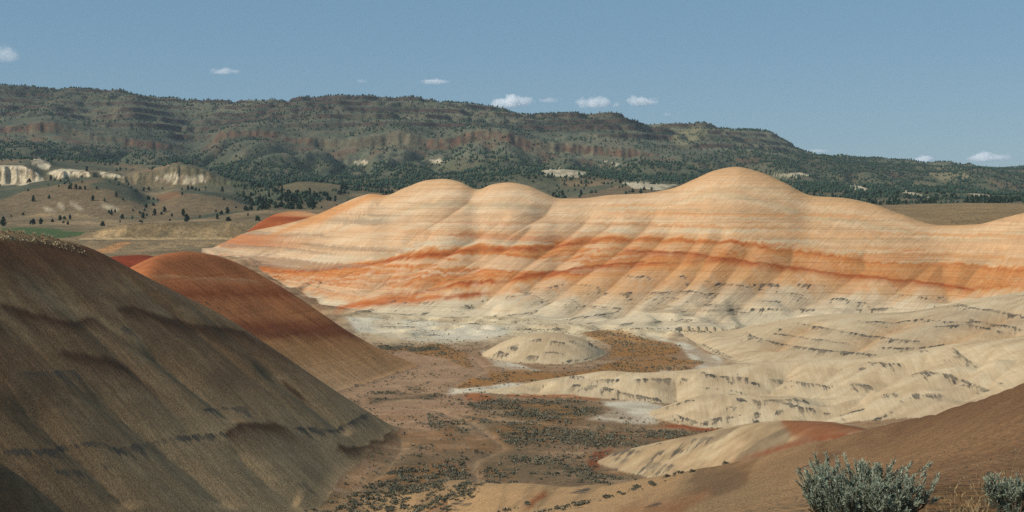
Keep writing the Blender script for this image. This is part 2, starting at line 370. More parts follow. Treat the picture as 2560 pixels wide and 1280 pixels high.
CARVE = np.zeros((NR, NC))
DG = [
 [(1195, 474), (1116, 529), (1044, 572), (976, 626), (900, 655), (800, 692), (770, 716)],
 [(967, 489), (900, 532), (850, 556), (740, 602), (650, 642)],
 [(1280, 520), (1200, 575), (1116, 622), (1010, 680), (880, 732)],
 [(1392, 500), (1340, 535), (1281, 568), (1210, 622), (1130, 670), (1040, 720), (960, 748)],
 [(1500, 510), (1440, 560), (1370, 610), (1290, 668), (1230, 720), (1165, 780)],
 [(1560, 530), (1483, 577), (1432, 622), (1331, 700), (1300, 740)],
 [(1660, 500), (1610, 560), (1540, 620), (1480, 660), (1400, 720), (1330, 780)],
 [(1700, 540), (1640, 600), (1570, 660), (1500, 720), (1440, 770), (1400, 810)],
 [(1760, 560), (1702, 644), (1640, 700), (1570, 760), (1520, 810)],
 [(1880, 590), (1876, 610), (1820, 680), (1775, 745), (1690, 800)],
 [(1990, 600), (1975, 650), (1904, 706), (1840, 770), (1770, 822)],
 [(2160, 620), (2163, 660), (2100, 705), (2039, 745), (1950, 787)],
 [(2444, 582), (2349, 639), (2303, 672), (2230, 730), (2150, 787)],
 [(2356, 640), (2358, 690), (2370, 730), (2380, 758)],
 [(1100, 560), (1060, 590), (980, 610), (880, 640), (780, 668)],
 [(830, 560), (760, 585), (690, 610), (600, 650)],
 [(1340, 540), (1290, 590), (1200, 650), (1100, 700)],
 [(1820, 560), (1780, 610), (1730, 690), (1670, 740), (1600, 790)],
 [(2520, 600), (2440, 660), (2400, 720)],
]
for g in DG:
    carve(g, 1.5, 18.0, ['D'], 400, (.15, .12))
broad = CARVE.copy(); CARVE[:] = 0
for g in DG:
    carve(g, 1.7, 6.5, ['D'], 400, (.12, .1))
CARVE = np.maximum(CARVE, 0) + broad
CARVE *= 1 - .35 * sstep(1500, 1900, U)
EG = [[(2560, 770), (2440, 820), (2350, 860), (2280, 890)], [(2300, 790), (2200, 830), (2120, 880)], [(2050, 800), (1980, 830), (1930, 880)], [(2560, 820), (2470, 850), (2400, 870)]]
for g in EG:
    carve(g, 1.6, 8, ['E'], 310)
FG = [[(1985, 906), (1960, 940), (1920, 975), (1895, 990)], [(2390, 870), (2260, 930), (2200, 965), (2080, 1000), (2050, 1020)], [(1690, 932), (1690, 960), (1692, 1005)], [(2500, 870), (2420, 930), (2330, 980)], [(2180, 960), (2140, 1000), (2060, 1040), (1990, 1056)],
      [(1360, 955), (1345, 970), (1300, 985)], [(2560, 880), (2470, 950), (2380, 1010)]]
for g in FG:
    carve(g, 1.2, 5.5, ['Fh', 'G'], 225)
AG = [[(11, 965), (112, 1066), (236, 1179), (337, 1278)], [(568, 1094), (619, 1156), (675, 1207), (754, 1257)], [(180, 930), (330, 1060), (480, 1180), (590, 1278)], [(620, 900), (760, 1000), (880, 1090)], [(330, 840), (470, 960), (600, 1060)]]
for g in AG:
    carve(g, .7, 5, ['A'], 60)
# automatic minor rills on the ridge, down the dip of its flank
inD = zone == ZN['D']
cc = (.80 * X - .60 * Y); al = (-.60 * X - .80 * Y)
wv = cc + 9 * (fbm(X / 60, Y / 60, 3, 2) - .5)
frac = np.clip((Y - ydb[None, :]) / (ydc - ydb)[None, :], 0, 1)
rl = np.abs(vn(wv / 15, al / 150, 21) * 2 - 1) ** .8 * 1.3 + np.abs(vn(wv / 6.5, al / 70, 22) * 2 - 1) ** .8 * .55 + np.abs(vn(wv / 3.4, al / 45, 23) * 2 - 1) * .32
amp = sstep(1.0, .8, frac) * (0.75 + 0.8 * sstep(.6, .15, frac)) * sstep(-.02, .12, frac)
Z = Z + np.where(inD, (rl - .8) * amp * (.48 - .2 * sstep(1500, 1900, U)), 0)
# hummocky white apron in front of the ridge
apr = sstep(380, 440, Y) * (Y < ydb[None, :] + 30) * sstep(-.02, .1, (900 - np.abs(U - 1350)) / 900) * np.isin(zone, [1, 6]) * (1 - sstep(0.05, .25, frac))
hum = np.abs(fbm(X / 26, Y / 22, 91, 3) - .5) * 2
Z = Z + apr * sstep(-.05, .25, .55 - hum - .25) * 2.6 * (fbm(X / 34, Y / 30, 94, 2)) * 1.4
Z = Z - CARVE
# low spurs and gullies of the far hills and the mountain
far = sstep(1250, 1800, Y)
lowf = far * sstep(2500, 2300, Y)
Z = Z - lowf * 5.0 * (1 - np.abs(fbm(X / 120, Y / 240, 101, 3) * 2 - 1)) * .8 + lowf * 2
mt = sstep(2350, 2800, Y)
rid = 1 - np.abs(fbm(X / 140 + .3 * fbm(X / 300, Y / 300, 5, 2), Y / 520, 111, 4) * 2 - 1)
under = sstep(2400, 2750, Y) * sstep(3240, 3050, Y)
above = sstep(3300, 3600, Y) * sstep(4320, 4100, Y)
Z = Z - under * 46 * (rid ** 2.4 - .3) - above * 15 * (rid ** 2 - .4)
rid2 = 1 - np.abs(fbm(X / 60, Y / 140, 121, 3) * 2 - 1)
Z = Z - mt * 6 * (rid2 - .5) * sstep(4300, 4000, Y)
# basalt ledges on the upper mountain
led = 30.0
zz = Z + 30 * (fbm(X / 900, Y / 900, 131, 2) - .5)
ph = (zz / led) % 1.0; PH = ph.copy()
Z = Z + above * 19 * (sstep(.0, .2, ph) - ph) * (0.35 + .65 * vn(X / 260, Y / 400, 141)) * sstep(4180, 4100, Y)
# skyline roughness from ledges
Z = Z + sstep(3900, 4150, Y) * sstep(4600, 4250, Y) * 5 * (fbm(X / 70, Y / 200, 151, 3) - .5)
# small relief everywhere nearer
Z = Z + np.where(zone == 1, .35 * (fbm(X / 14, Y / 14, 161, 3) - .5), 0)
Z = Z + np.where(zone == 0, sstep(3, 40, Y) * (.9 * (fbm(X / 13, Y / 13, 171, 3) - .5) + .12 * (fbm(X / 1.7, Y / 1.7, 173, 2) - .5)), 0)
# wash channels on the valley floor
CARVE[:] = 0
WASH = [[(1015, 1010), (1090, 1025), (1180, 1055), (1240, 1100), (1260, 1120), (1190, 1150), (1185, 1170), (1195, 1200), (1180, 1225)],
        [(1120, 1030), (1250, 1050), (1400, 1062)], [(1190, 900), (1215, 925), (1140, 960), (1125, 985)], [(1000, 1085), (1005, 1120), (960, 1180), (860, 1240), (760, 1275)]]
WM = np.zeros((NR, NC))
for g in WASH:
    before = CARVE.copy(); gb = GUL.copy()
    carve(g, .3, 2.2 if g is not WASH[3] else 2.4, ['floor', 'A', 'near'], 100, (.05, .05))
    WM = np.maximum(WM, np.where(CARVE > before, CARVE / .3, 0)); GUL = gb
Z = Z - CARVE
tick("relief")

# ------------------------------------------------------------------ slopes, visibility, flow lines
Zt = np.gradient(Z, t, axis=1); Zy = np.gradient(Z, yy, axis=0)
GX = Zt / Y; GY = Zy - t[None, :] * GX
SL = np.hypot(GX, GY)
V = V0 - F * Z / Y
VENV = np.minimum.accumulate(V, axis=0)             # nearer ground hides what lies below this row
VIS = V <= np.vstack([np.full((1, NC), 1e9), VENV[:-1]]) + 1.0

R0, R1 = np.searchsorted(yy, [40, 830])
jj0 = np.broadcast_to(np.arange(NC, dtype=np.float32)[None, :], (NR, NC))
ridx = np.arange(NR, dtype=np.float32)
fy_tab_y = np.linspace(yy[0], 1000, 40000); fy_tab_i = np.interp(fy_tab_y, yy, ridx).astype(np.float32)
ft_tab_t = np.linspace(t[0], t[-1], 20000); ft_tab_j = np.interp(ft_tab_t, t, np.arange(NC)).astype(np.float32)
def idx_of(x, y):
    iy = fy_tab_i[np.clip(((y - fy_tab_y[0]) / (fy_tab_y[1] - fy_tab_y[0])).astype(np.int32), 0, 39999)]
    tt = x / np.maximum(y, .5)
    jt = ft_tab_j[np.clip(((tt - ft_tab_t[0]) / (ft_tab_t[1] - ft_tab_t[0])).astype(np.int32), 0, 19999)]
    return iy, jt
def bil(A, fi, fj):
    i = np.clip(fi.astype(np.int32), 0, NR - 2); j = np.clip(fj.astype(np.int32), 0, NC - 2)
    a = (fi - i); b = (fj - j)
    return (A[i, j] * (1 - b) + A[i, j + 1] * b) * (1 - a) + (A[i + 1, j] * (1 - b) + A[i + 1, j + 1] * b) * a
NSTEP = 12
px = X[R0:R1].astype(np.float32).copy(); py = YY[R0:R1].astype(np.float32).copy()
gx32 = GX.astype(np.float32); gy32 = GY.astype(np.float32)
FLOW = []
st = (0.0022 * py).astype(np.float32)
for k in range(NSTEP):
    fi, fj = idx_of(px, py)
    ax = bil(gx32, fi, fj); ay = bil(gy32, fi, fj)
    n = np.hypot(ax, ay) + 1e-3
    px = px + ax / n * st; py = py + ay / n * st
    fi, fj = idx_of(px, py)
    FLOW.append((fi, fj))
def streak(seed, sc_=1.0, steps=NSTEP):
    """noise dragged down the slope (0..1, mean .5)"""
    N = hash2(np.floor(X * 1.6 / sc_), np.floor(Y * 1.1 / sc_), seed) if False else vn(X / (0.55 * sc_), Y / (0.55 * sc_), seed)
    N = N.astype(np.float32)
    out = np.full((NR, NC), .5, np.float32)
    acc = N[R0:R1].copy(); c = 1
    for fi, fj in FLOW[:steps]:
        acc += bil(N, fi, fj); c += 1
    m = acc / c
    out[R0:R1] = np.clip((m - .5) * 2.6 + .5, 0, 1)
    return out
def drip(P0, steps=NSTEP, decay=.85, sharp=None):
    """a stain that runs down the slope from where P0 is set"""
    P0 = P0.astype(np.float32); out = P0.copy(); acc = P0[R0:R1].copy(); dk = 1.0
    for fi, fj in FLOW[:steps]:
        dk *= decay
        acc = np.maximum(acc, bil(P0, fi, fj) * dk)
    out[R0:R1] = acc
    return out
ST1 = streak(201, 1.0); ST2 = streak(202, 2.2); ST3 = streak(203, 4.5)
tick("flow")

# ------------------------------------------------------------------ painting the soil (albedo)
def C(r, g, b, k=1.0):
    c = np.array([r, g, b], float) / 255
    return np.where(c <= .04045, c / 12.92, ((c + .055) / 1.055) ** 2.4) * k
SOIL = np.zeros((NR, NC, 3), np.float32)
ASH = np.zeros((NR, NC), np.float32)
RUST = np.zeros((NR, NC), np.float32)
def mix(mask, col):
    m = np.clip(mask, 0, 1)
    if m.ndim == 2:
        idx = m > 0.003
        SOIL[idx] += (np.asarray(col, np.float32) - SOIL[idx]) * m[idx][:, None].astype(np.float32)
def zm(*names):
    return np.isin(zone, [ZN[q] for q in names])
def lut(s, stops):
    xs = [a for a, b in stops]
    return np.stack([np.interp(s, xs, [b[q] for a, b in stops]) for q in range(3)], -1)
def window(u0, u1, v0, v1, zmask):
    cs = np.where((u > u0) & (u < u1))[0]
    if not len(cs): return None
    cl = slice(cs[0], cs[-1] + 1)
    ok = zmask[:, cl] & VIS[:, cl] & (V[:, cl] > v0) & (V[:, cl] < v1)
    rows = np.where(ok.any(axis=1))[0]
    if not len(rows): return None
    return slice(rows[0], rows[-1] + 1), cl, ok[rows[0]:rows[-1] + 1]
def pline(pts, width, zmask, wob=4, seed=1):
    """mask around a traced line of the photograph, on the ground it falls on; width in photo px"""
    p = sorted(pts); m = np.zeros((NR, NC), np.float32)
    w_ = window(p[0][0] - 5, p[-1][0] + 5, min(b for a, b in p) - 40 - width, max(b for a, b in p) + 40 + width, zmask)
    if w_ is None: return m
    rs, cl, ok = w_
    uc = u[cl]
    vl = np.interp(uc, [a for a, b in p], [b for a, b in p])[None, :]
    n = (fbm(X[rs, cl] / 3.5, YY[rs, cl] / 3.5, seed, 2) - .5) * 2 * wob
    ends = np.minimum(uc - p[0][0] + 4, p[-1][0] + 4 - uc)[None, :]
    m[rs, cl] = np.clip(1.3 - np.abs(V[rs, cl] - vl + n) / width, 0, 1) * np.clip(ends / 14, 0, 1) * ok
    return m
def poly(pts, zmask, wob=10, seed=3, soft=0):
    """mask inside a traced outline of the photograph, on the ground it falls on"""
    out = np.zeros((NR, NC), np.float32)
    us = [a for a, b in pts]; vs = [b for a, b in pts]
    w_ = window(min(us) - 30, max(us) + 30, min(vs) - 25, max(vs) + 25, zmask)
    if w_ is None: return out
    rs, cl, ok = w_
    xs = X[rs, cl]; ys = YY[rs, cl]; k_ = np.clip(ys / 300, 1, 6)
    a = U[rs, cl] + (fbm(xs / 6 / k_, ys / 6 / k_, seed, 3) - .5) * 4 * wob
    b = V[rs, cl] + (fbm(xs / 6 / k_, ys / 6 / k_, seed + 50, 3) - .5) * 1.6 * wob
    ins = np.zeros(a.shape, bool); n = len(pts)
    for k in range(n):
        (x1, y1), (x2, y2) = pts[k], pts[(k + 1) % n]
        if y1 == y2: continue
        ins ^= ((y1 > b) != (y2 > b)) & (a < (x2 - x1) * (b - y1) / (y2 - y1) + x1)
    m = (ins & ok).astype(np.float32)
    for _ in range(soft):
        m[1:-1] = (m[:-2] + m[1:-1] * 2 + m[2:]) / 4; m[:, 1:-1] = (m[:, :-2] + m[:, 1:-1] * 2 + m[:, 2:]) / 4
    out[rs, cl] = m
    return out
n1 = fbm(X / 30, Y / 30, 301, 4); n2 = fbm(X / 7, Y / 7, 311, 4); n3 = fbm(X / 1.6, Y / 1.6, 321, 3)

KL = 0.80     # lit surfaces
# valley floor
cream = C(222, 198, 158, KL); white = C(224, 204, 168, KL); paleg = C(220, 206, 178, KL)
fl = C(156, 126, 94, KL)
SOIL[:] = fl
mix(zm('floor') * sstep(.45, .65, n1) * .6, C(166, 128, 94, KL))
mix(zm('floor') * sstep(.5, .7, fbm(X / 20, Y / 9, 333, 3)) * .5, C(150, 116, 88, KL))
mix(zm('floor') * (sstep(370, 430, Y) * sstep(800, 1000, U)), C(224, 202, 162, KL))
mix(zm('floor') * sstep(1750, 1900, U) * sstep(240, 330, Y), cream)
mix(zm('floor') * sstep(.52, .66, fbm(X / 2.2, Y / 4.5, 334, 3)) * .35, C(122, 98, 72, KL))
mix(zm('floor') * sstep(.56, .7, fbm(X / 9, Y / 3.5, 335, 3)) * .4, C(196, 164, 126, KL))
pinkish = poly([(880, 900), (1130, 860), (1200, 900), (1200, 1000), (1100, 1080), (950, 1060), (850, 985)], zm('floor'), 14, 5, 2)
mix(pinkish * .45, C(182, 144, 112, KL))
WHITEP = [[(1560, 826), (1640, 838), (1700, 860), (1790, 895), (1800, 930), (1700, 940), (1640, 930), (1720, 905), (1690, 870), (1620, 845)],
          [(1190, 872), (1230, 880), (1270, 905), (1350, 922), (1300, 930), (1220, 912)],
          [(1130, 970), (1240, 955), (1320, 958), (1280, 972), (1130, 988)],
          [(1510, 1004), (1600, 1000), (1660, 1022), (1650, 1062), (1590, 1066), (1520, 1050), (1470, 1048), (1530, 1030)],
          [(860, 790), (1000, 800), (1300, 815), (1240, 850), (1060, 858), (900, 830)]]
for k, p in enumerate(WHITEP):
    mix(poly(p, zm('floor', 'D', 'Fh', 'G', 'M', 'E'), 13, 20 + k, 4) * (.35 + .6 * sstep(.35, .6, fbm(X / 8, Y / 16, 28, 3))), paleg)
GRASS = [[(1440, 832), (1520, 824), (1580, 830), (1640, 850), (1700, 872), (1690, 888), (1560, 895), (1520, 900), (1530, 870), (1490, 850)],
         [(1540, 900), (1680, 892), (1750, 906), (1720, 922), (1600, 936), (1500, 932), (1420, 945), (1300, 960), (1230, 950), (1220, 925), (1310, 928), (1400, 930), (1500, 915)],
         [(1130, 968), (1180, 945), (1270, 945), (1250, 960), (1150, 972)],
         [(1230, 1010), (1380, 1005), (1480, 1020), (1440, 1050), (1300, 1045)],
         [(1000, 870), (1080, 862), (1170, 880), (1190, 920), (1100, 900)], [(1210, 1070), (1330, 1060), (1420, 1080), (1300, 1110)]]
GM = np.zeros((NR, NC), np.float32)
for k, p in enumerate(GRASS):
    GM = np.maximum(GM, poly(p, zm('floor'), 11, 40 + k, 3))
mix(GM * (.6 + .4 * n2), C(162, 114, 62, KL))
DARKV = [[(1130, 1005), (1240, 1000), (1430, 1003), (1540, 1035), (1480, 1048), (1380, 1052), (1290, 1045), (1200, 1025)],
         [(1160, 1045), (1260, 1055), (1420, 1068), (1640, 1085), (1810, 1090), (1700, 1110), (1560, 1112), (1490, 1130), (1440, 1110), (1300, 1110), (1230, 1085)],
         [(1200, 1145), (1330, 1125), (1420, 1150), (1470, 1175), (1540, 1200), (1440, 1210), (1330, 1215), (1200, 1200)],
         [(930, 1180), (1060, 1130), (1180, 1150), (1170, 1230), (1100, 1290), (740, 1290), (860, 1240)],
         [(950, 860), (1070, 866), (1090, 880), (1000, 880)], [(900, 990), (1060, 975), (1090, 1000), (950, 1010)], [(1060, 1045), (1150, 1060), (1200, 1100), (1120, 1095)]]
DV = np.zeros((NR, NC), np.float32)
for k, p in enumerate(DARKV):
    DV = np.maximum(DV, poly(p, zm('floor', 'near'), 24, 60 + k, 7))
mix(DV * (.3 + .7 * sstep(.36, .58, n2)) * .75, C(104, 88, 64, KL))
mix(zm('floor') * sstep(300, 230, Y) * sstep(.45, .62, fbm(X / 12, Y / 8, 336, 4)) * .55, C(110, 92, 66, KL))
mix(zm('floor') * np.maximum(DV, sstep(300, 230, Y) * .6) * sstep(.54, .66, fbm(X / 7, Y / 7, 337, 3)) * .55, C(150, 104, 62, KL))
mix(WM ** 1.5 * .28 * zm('floor', 'near'), C(180, 150, 116, KL))
redtoe = poly([(1470, 1180), (1480, 1130), (1540, 1118), (1500, 1150), (1500, 1172)], zm('floor', 'I'), 4, 80, 2)
mix(redtoe * .8, C(128, 66, 36, KL))

# ridge: strata measured from its traced beds
zref_pts = [  # (u, v) of the orange bed's top and bottom
 [(500, 640), (600, 660), (690, 692), (780, 668), (870, 652), (960, 642), (1100, 626), (1180, 606), (1300, 611), (1400, 603), (1470, 577), (1560, 585), (1700, 594), (1800, 596), (1900, 610), (2000, 626), (2100, 641), (2200, 655), (2300, 660), (2400, 655), (2560, 680)],
 [(500, 648), (600, 668), (700, 716), (800, 737), (900, 748), (1000, 744), (1100, 730), (1200, 716), (1300, 695), (1400, 682), (1500, 672), (1600, 662), (1750, 652), (1850, 655), (2000, 670), (2150, 690), (2300, 702), (2450, 728), (2560, 740)]]
def bed_z(pts):
    zs = []; us = np.arange(500, 2570, 20)
    vs = line(pts, us)
    for a, b in zip(us, vs):
        p = ground_at(a, b, 410)
        zs.append(p[2] if p is not None else np.nan)
    zs = np.array(zs); ok = ~np.isnan(zs)
    zs = np.interp(us, us[ok], zs[ok])
    ker = np.ones(9) / 9
    zs = np.convolve(np.pad(zs, 4, mode='edge'), ker, 'valid')
    return np.interp(u, us, zs)
zt_ = bed_z(zref_pts[0])[None, :]; zb_ = bed_z(zref_pts[1])[None, :]
zc_ = zdc[None, :]; zd_ = zdb[None, :]
zb_ = np.minimum(zb_, zt_ - 3); zc_ = np.maximum(zc_, zt_ + 4); zd_ = np.minimum(zd_, zb_ - 3)
zp = Z + 1.6 * (fbm(X / 45, Y / 45, 341, 3) - .5) + 1.3 * (ST2 - .5) + .9 * (ST1 - .5)
s = np.where(zp > zt_, 1 - (zp - zt_) / (zc_ - zt_), np.where(zp > zb_, 1 + (zt_ - zp) / (zt_ - zb_), 2 + (zb_ - zp) / (zb_ - zd_)))
s = s - .13 * GUL * sstep(2.6, 1.9, s) * sstep(.6, 1.0, s) + .16 * (fbm(X / 38, Y / 38, 345, 3) - .5)
s = np.clip(s, -.3, 3.3)
cr = C(228, 196, 157, KL); cr2 = C(221, 181, 139, KL); gy = C(190, 172, 142, KL); orl = C(214, 150, 92, KL); org = C(199, 114, 60, KL); dor = C(164, 80, 40, KL); wh = C(220, 199, 164, KL)
gold = C(216, 174, 128, KL)
stops = [(-.3, gold), (0.02, gold), (.12, cr2), (.22, cr), (.32, cr2), (.38, C(214, 188, 150, KL)), (.44, cr), (.5, cr2), (.6, cr2), (.68, cr), (.74, cr2), (.8, cr), (.86, C(212, 190, 156, KL)), (.93, cr), (.96, orl), (1.0, org), (1.07, dor), (1.13, org), (1.2, orl), (1.26, org), (1.32, orl), (1.37, org), (1.42, cr2), (1.46, orl), (1.52, org), (1.57, cr2), (1.62, org), (1.68, orl), (1.73, org), (1.79, orl), (1.86, dor), (1.91, org), (1.97, orl), (2.06, cr2), (2.25, cr2), (2.45, wh), (2.7, wh), (3.3, white)]
rc = lut(s + .04 * (n3 - .5) + .05 * (n2 - .5), stops)
rc = rc * (1 + .14 * (ST1 - .5))[..., None]
pat = sstep(.46, .64, .6 * fbm(X / 22, Y / 34, 347, 3) + .4 * ST3) * sstep(.95, 1.1, s) * sstep(2.1, 1.9, s)
rc = rc + (np.where((s > 1.3)[..., None], cr2, orl) - rc) * (pat * .4)[..., None]
fade = sstep(1800, 2300, U) * sstep(.95, 1.05, s) * sstep(2.1, 1.95, s) * .45
rc = rc + (C(206, 148, 94, KL) - rc) * fade[..., None]
lens = sstep(.50, .60, fbm(zp / 1.9 + 3, X / 34 + Y / 60, 349, 3)) * sstep(1.08, 1.2, s) * sstep(2.0, 1.85, s) * sstep(2150, 1700, U)
rc = rc + (C(226, 188, 146, KL) - rc) * (lens * .8)[..., None]
lens2 = sstep(.56, .64, fbm(zp / 1.3 + 11, X / 50 + Y / 70, 353, 3)) * sstep(.55, .75, s) * sstep(1.0, .95, s)
rc = rc + (org - rc) * (lens2 * .6)[..., None]
rightw = sstep(1300, 2000, U) * sstep(2.6, 1.9, s)
rc = rc * (1 - rightw[..., None] * np.array([.02, .07, .14]))
mD = zm('D')
SOIL[mD] = rc[mD]
# thin orange beds in the upper half (right part of the ridge)
tb = sstep(.62, .8, vn((zp + .012 * X) * .62, X / 220, 361)) * sstep(0.08, .3, s) * (s < 1) * sstep(1250, 1700, U)
mix(mD * tb * .55, orl)
mix(mD * sstep(.72, .85, vn((zp + .012 * X) * 1.1, X / 120, 363)) * (s < 1) * .35, C(178, 150, 112, KL))
mix(mD * sstep(.40, .72, ST2) * sstep(1.95, 2.05, s) * sstep(2.6, 2.1, s) * .6, orl)
mix(mD * sstep(.5, .75, vn(zp * 1.3, X / 140, 365)) * sstep(.45, .8, s) * (s < 1) * .5, orl)
# iron washed down the gullies, then a thin darker tan along their bottoms
mix(mD * GUL ** 1.3 * sstep(.7, 1.3, s) * sstep(2.9, 2.2, s) * .55 * sstep(1200, 1700, U), C(208, 146, 88, KL))
mix(mD * GUL ** 5 * .3, C(160, 118, 78, KL))
mix(mD * sstep(.5, .8, ST3) * sstep(1.8, 2.1, s) * sstep(2.9, 2.2, s) * .5 * sstep(1100, 1500, U), C(212, 162, 108, KL))
mix(mD * sstep(820, 620, U) * sstep(.45, .66, fbm(zp / 3.2, X / 80, 371, 2)) * .75, org)
mix(mD * sstep(1080, 900, U) * sstep(.52, .64, fbm(zp / 2.2 + 7, X / 120, 373, 2)) * .6 * (s < 1.1), C(160, 138, 112, KL))
mix(poly([(840, 515), (930, 482), (968, 488), (900, 508), (800, 560), (700, 585), (640, 600)], mD, 3, 82, 2) * .8, orl)
mix(poly([(1110, 742), (1170, 732), (1240, 730), (1170, 744), (1105, 750)], zm('D', 'floor'), 2, 83, 1) * .9, dor)
LOWB = [[(1560, 625), (1640, 628), (1720, 634), (1850, 652), (2000, 672), (2140, 690), (2300, 704), (2440, 724)], [(1300, 688), (1400, 678), (1500, 664), (1615, 654)], [(840, 770), (930, 758), (1020, 752), (1110, 738)], [(880, 762), (960, 748), (1040, 742)]]
for k, p in enumerate(LOWB):
    mix(drip(pline(p, 3.5 if k < 2 else 6, zm('D', 'floor'), 4, 90 + k), 3, .7) * .9, dor if k < 2 else org)
# dark ash beds that bleed down the pale slopes
blk = C(70, 66, 58, KL)
LAY = [([(1460, 734), (1572, 734), (1629, 731), (1724, 729), (1800, 735)], 3), ([(1640, 768), (1700, 765), (1786, 762), (1854, 768)], 3), ([(1685, 687), (1752, 703), (1809, 709)], 2.6), ([(1831, 712), (1927, 726), (2022, 740)], 2.6),
       ([(1882, 748), (1966, 757)], 2.6), ([(2051, 743), (2107, 748), (2169, 760)], 3.2), ([(2169, 774), (2236, 768), (2250, 775)], 4), ([(859, 788), (937, 774), (1011, 760), (1095, 754)], 2.6), ([(1196, 757), (1235, 740), (1297, 740)], 3),
       ([(1309, 734), (1400, 733), (1440, 730)], 2.6), ([(1050, 841), (1100, 836), (1151, 836)], 3), ([(1095, 796), (1219, 793), (1297, 785), (1390, 780)], 2.6), ([(1241, 824), (1331, 824), (1420, 822)], 3), ([(1540, 812), (1620, 806), (1750, 798)], 3),
       ([(1150, 770), (1190, 766)], 3), ([(1400, 800), (1480, 790), (1540, 780)], 2.6), ([(1300, 760), (1380, 752), (1450, 756)], 2.6), ([(1900, 770), (1990, 778)], 2), ([(2250, 740), (2310, 745), (2360, 750)], 2), ([(1480, 700), (1560, 690), (1640, 694)], 2), ([(1330, 722), (1420, 712), (1500, 712)], 2), ([(900, 800), (1000, 806), (1090, 800)], 2.4), ([(940, 815), (1050, 818), (1140, 812)], 2.2), ([(1160, 808), (1250, 806)], 2.4), ([(1560, 748), (1650, 745), (1740, 748)], 2.4), ([(1380, 770), (1470, 765), (1560, 772)], 2.4), ([(1700, 780), (1800, 776), (1880, 782)], 2.4), ([(1940, 735), (2030, 750)], 2.4), ([(2080, 765), (2160, 778)], 2.4), ([(1120, 778), (1200, 780)], 2.2), ([(980, 790), (1080, 782)], 2.2), ([(1240, 770), (1330, 768)], 2.4), ([(2200, 735), (2290, 738)], 2.4), ([(1010, 828), (1090, 826)], 2.2), ([(1450, 812), (1530, 800)], 2.4)]
def ash(layers, zmask, steps, decay, seed, strength=.9, brk=.5, cont=.42):
    tot = np.zeros((NR, NC), np.float32)
    for k, (p, wd) in enumerate(layers):
        m = pline(p, wd * .72, zmask, 3.5, seed + k)
        tot = np.maximum(tot, m)
    q_ = np.clip(YY / 300, .6, 2)
    br = sstep(.30 - .1 * (.5 - brk), .46, vn(X / (3.2 * q_), Y / 8, seed + 92)) * (.55 + .45 * vn(X / (1.3 * q_), Y / 6, seed + 91))
    a = drip(tot * br, steps, decay)
    fl_ = .85 if cont > .7 else .5
    b = drip(tot * (fl_ + (1 - fl_) * br), 2, .5) * cont
    r = np.clip(np.maximum(a, b), 0, 1) * strength
    ASH[:] = np.maximum(ASH, r)
    return r
ash(LAY, zm('D', 'floor'), 5, .74, 400, .85, .36, .6)
auto = sstep(.80, .9, vn((Z + .01 * X) * .8, X / 90, 411)) * sstep(2.05, 2.3, s) * sstep(.45, .6, vn(X / 4, Y / 8, 413))
ASH = np.maximum(ASH, mD * drip(auto * mD, 5, .7) * .6)

# cream spurs
for nm, seed in (('E', 500), ('Fh', 520), ('G', 540), ('M', 580)):
    m = zm(nm)
    base = lut(np.clip(.5 + (ST2 - .5) * .7 + (n2 - .5) * .5, 0, 1), [(0, C(192, 164, 126, KL)), (.5, C(212, 185, 145, KL)), (1, C(223, 200, 161, KL))])
    SOIL[m] = base[m]
mix(zm('E', 'Fh', 'G') * sstep(2000, 2560, U) * sstep(.45, .7, fbm(X / 22, Y / 22, 541, 3)) * .5, C(168, 146, 118, KL))
mix(zm('E') * GUL * .5, C(206, 154, 100, KL))
EL = [([(1862, 824), (1868, 834), (1882, 841), (1944, 861), (2000, 869), (2079, 878), (2146, 886), (2200, 888)], 5), ([(1994, 807), (2079, 824), (2157, 838), (2270, 852), (2304, 855)], 3.5), ([(2388, 762), (2472, 776), (2540, 788), (2575, 794)], 6),
      ([(1645, 833), (1713, 847), (1764, 866), (1814, 892)], 3.5), ([(1740, 858), (1800, 880), (1840, 900)], 3), ([(2330, 818), (2420, 812), (2540, 836)], 3), ([(1900, 905), (1990, 907), (2060, 908)], 2.6), ([(2140, 802), (2240, 806), (2340, 800)], 2.6), ([(2200, 868), (2290, 872), (2370, 862)], 2.6), ([(1930, 832), (2030, 848), (2120, 858)], 2.4), ([(2420, 800), (2500, 812), (2560, 824)], 4)]
ash(EL, zm('E'), 6, .8, 600, .8, .30, .9)
FL = [([(1425, 938), (1471, 948), (1520, 950), (1600, 948), (1645, 954)], 3), ([(1425, 962), (1460, 965), (1500, 968)], 6), ([(1500, 968), (1544, 979), (1612, 993), (1655, 1000)], 5), ([(1758, 937), (1848, 945), (1880, 947)], 5), ([(1920, 947), (2000, 956), (2067, 965), (2090, 967)], 4.5), ([(2124, 958), (2185, 973)], 8), ([(2157, 909), (2200, 910), (2259, 914)], 6),
      ([(1640, 980), (1680, 978), (1700, 985)], 5), ([(1740, 965), (1800, 972), (1860, 980)], 2.6), ([(1340, 962), (1372, 960)], 7), ([(2300, 930), (2380, 940), (2480, 980)], 6), ([(2380, 870), (2420, 900), (2480, 950), (2510, 960)], 7), ([(2080, 930), (2110, 925)], 4), ([(2270, 990), (2340, 985), (2380, 1000)], 8), ([(1460, 1004), (1480, 1000)], 4), ([(1860, 955), (1900, 958)], 3)]
ash(FL, zm('Fh', 'G'), 7, .82, 640, .85, .42)
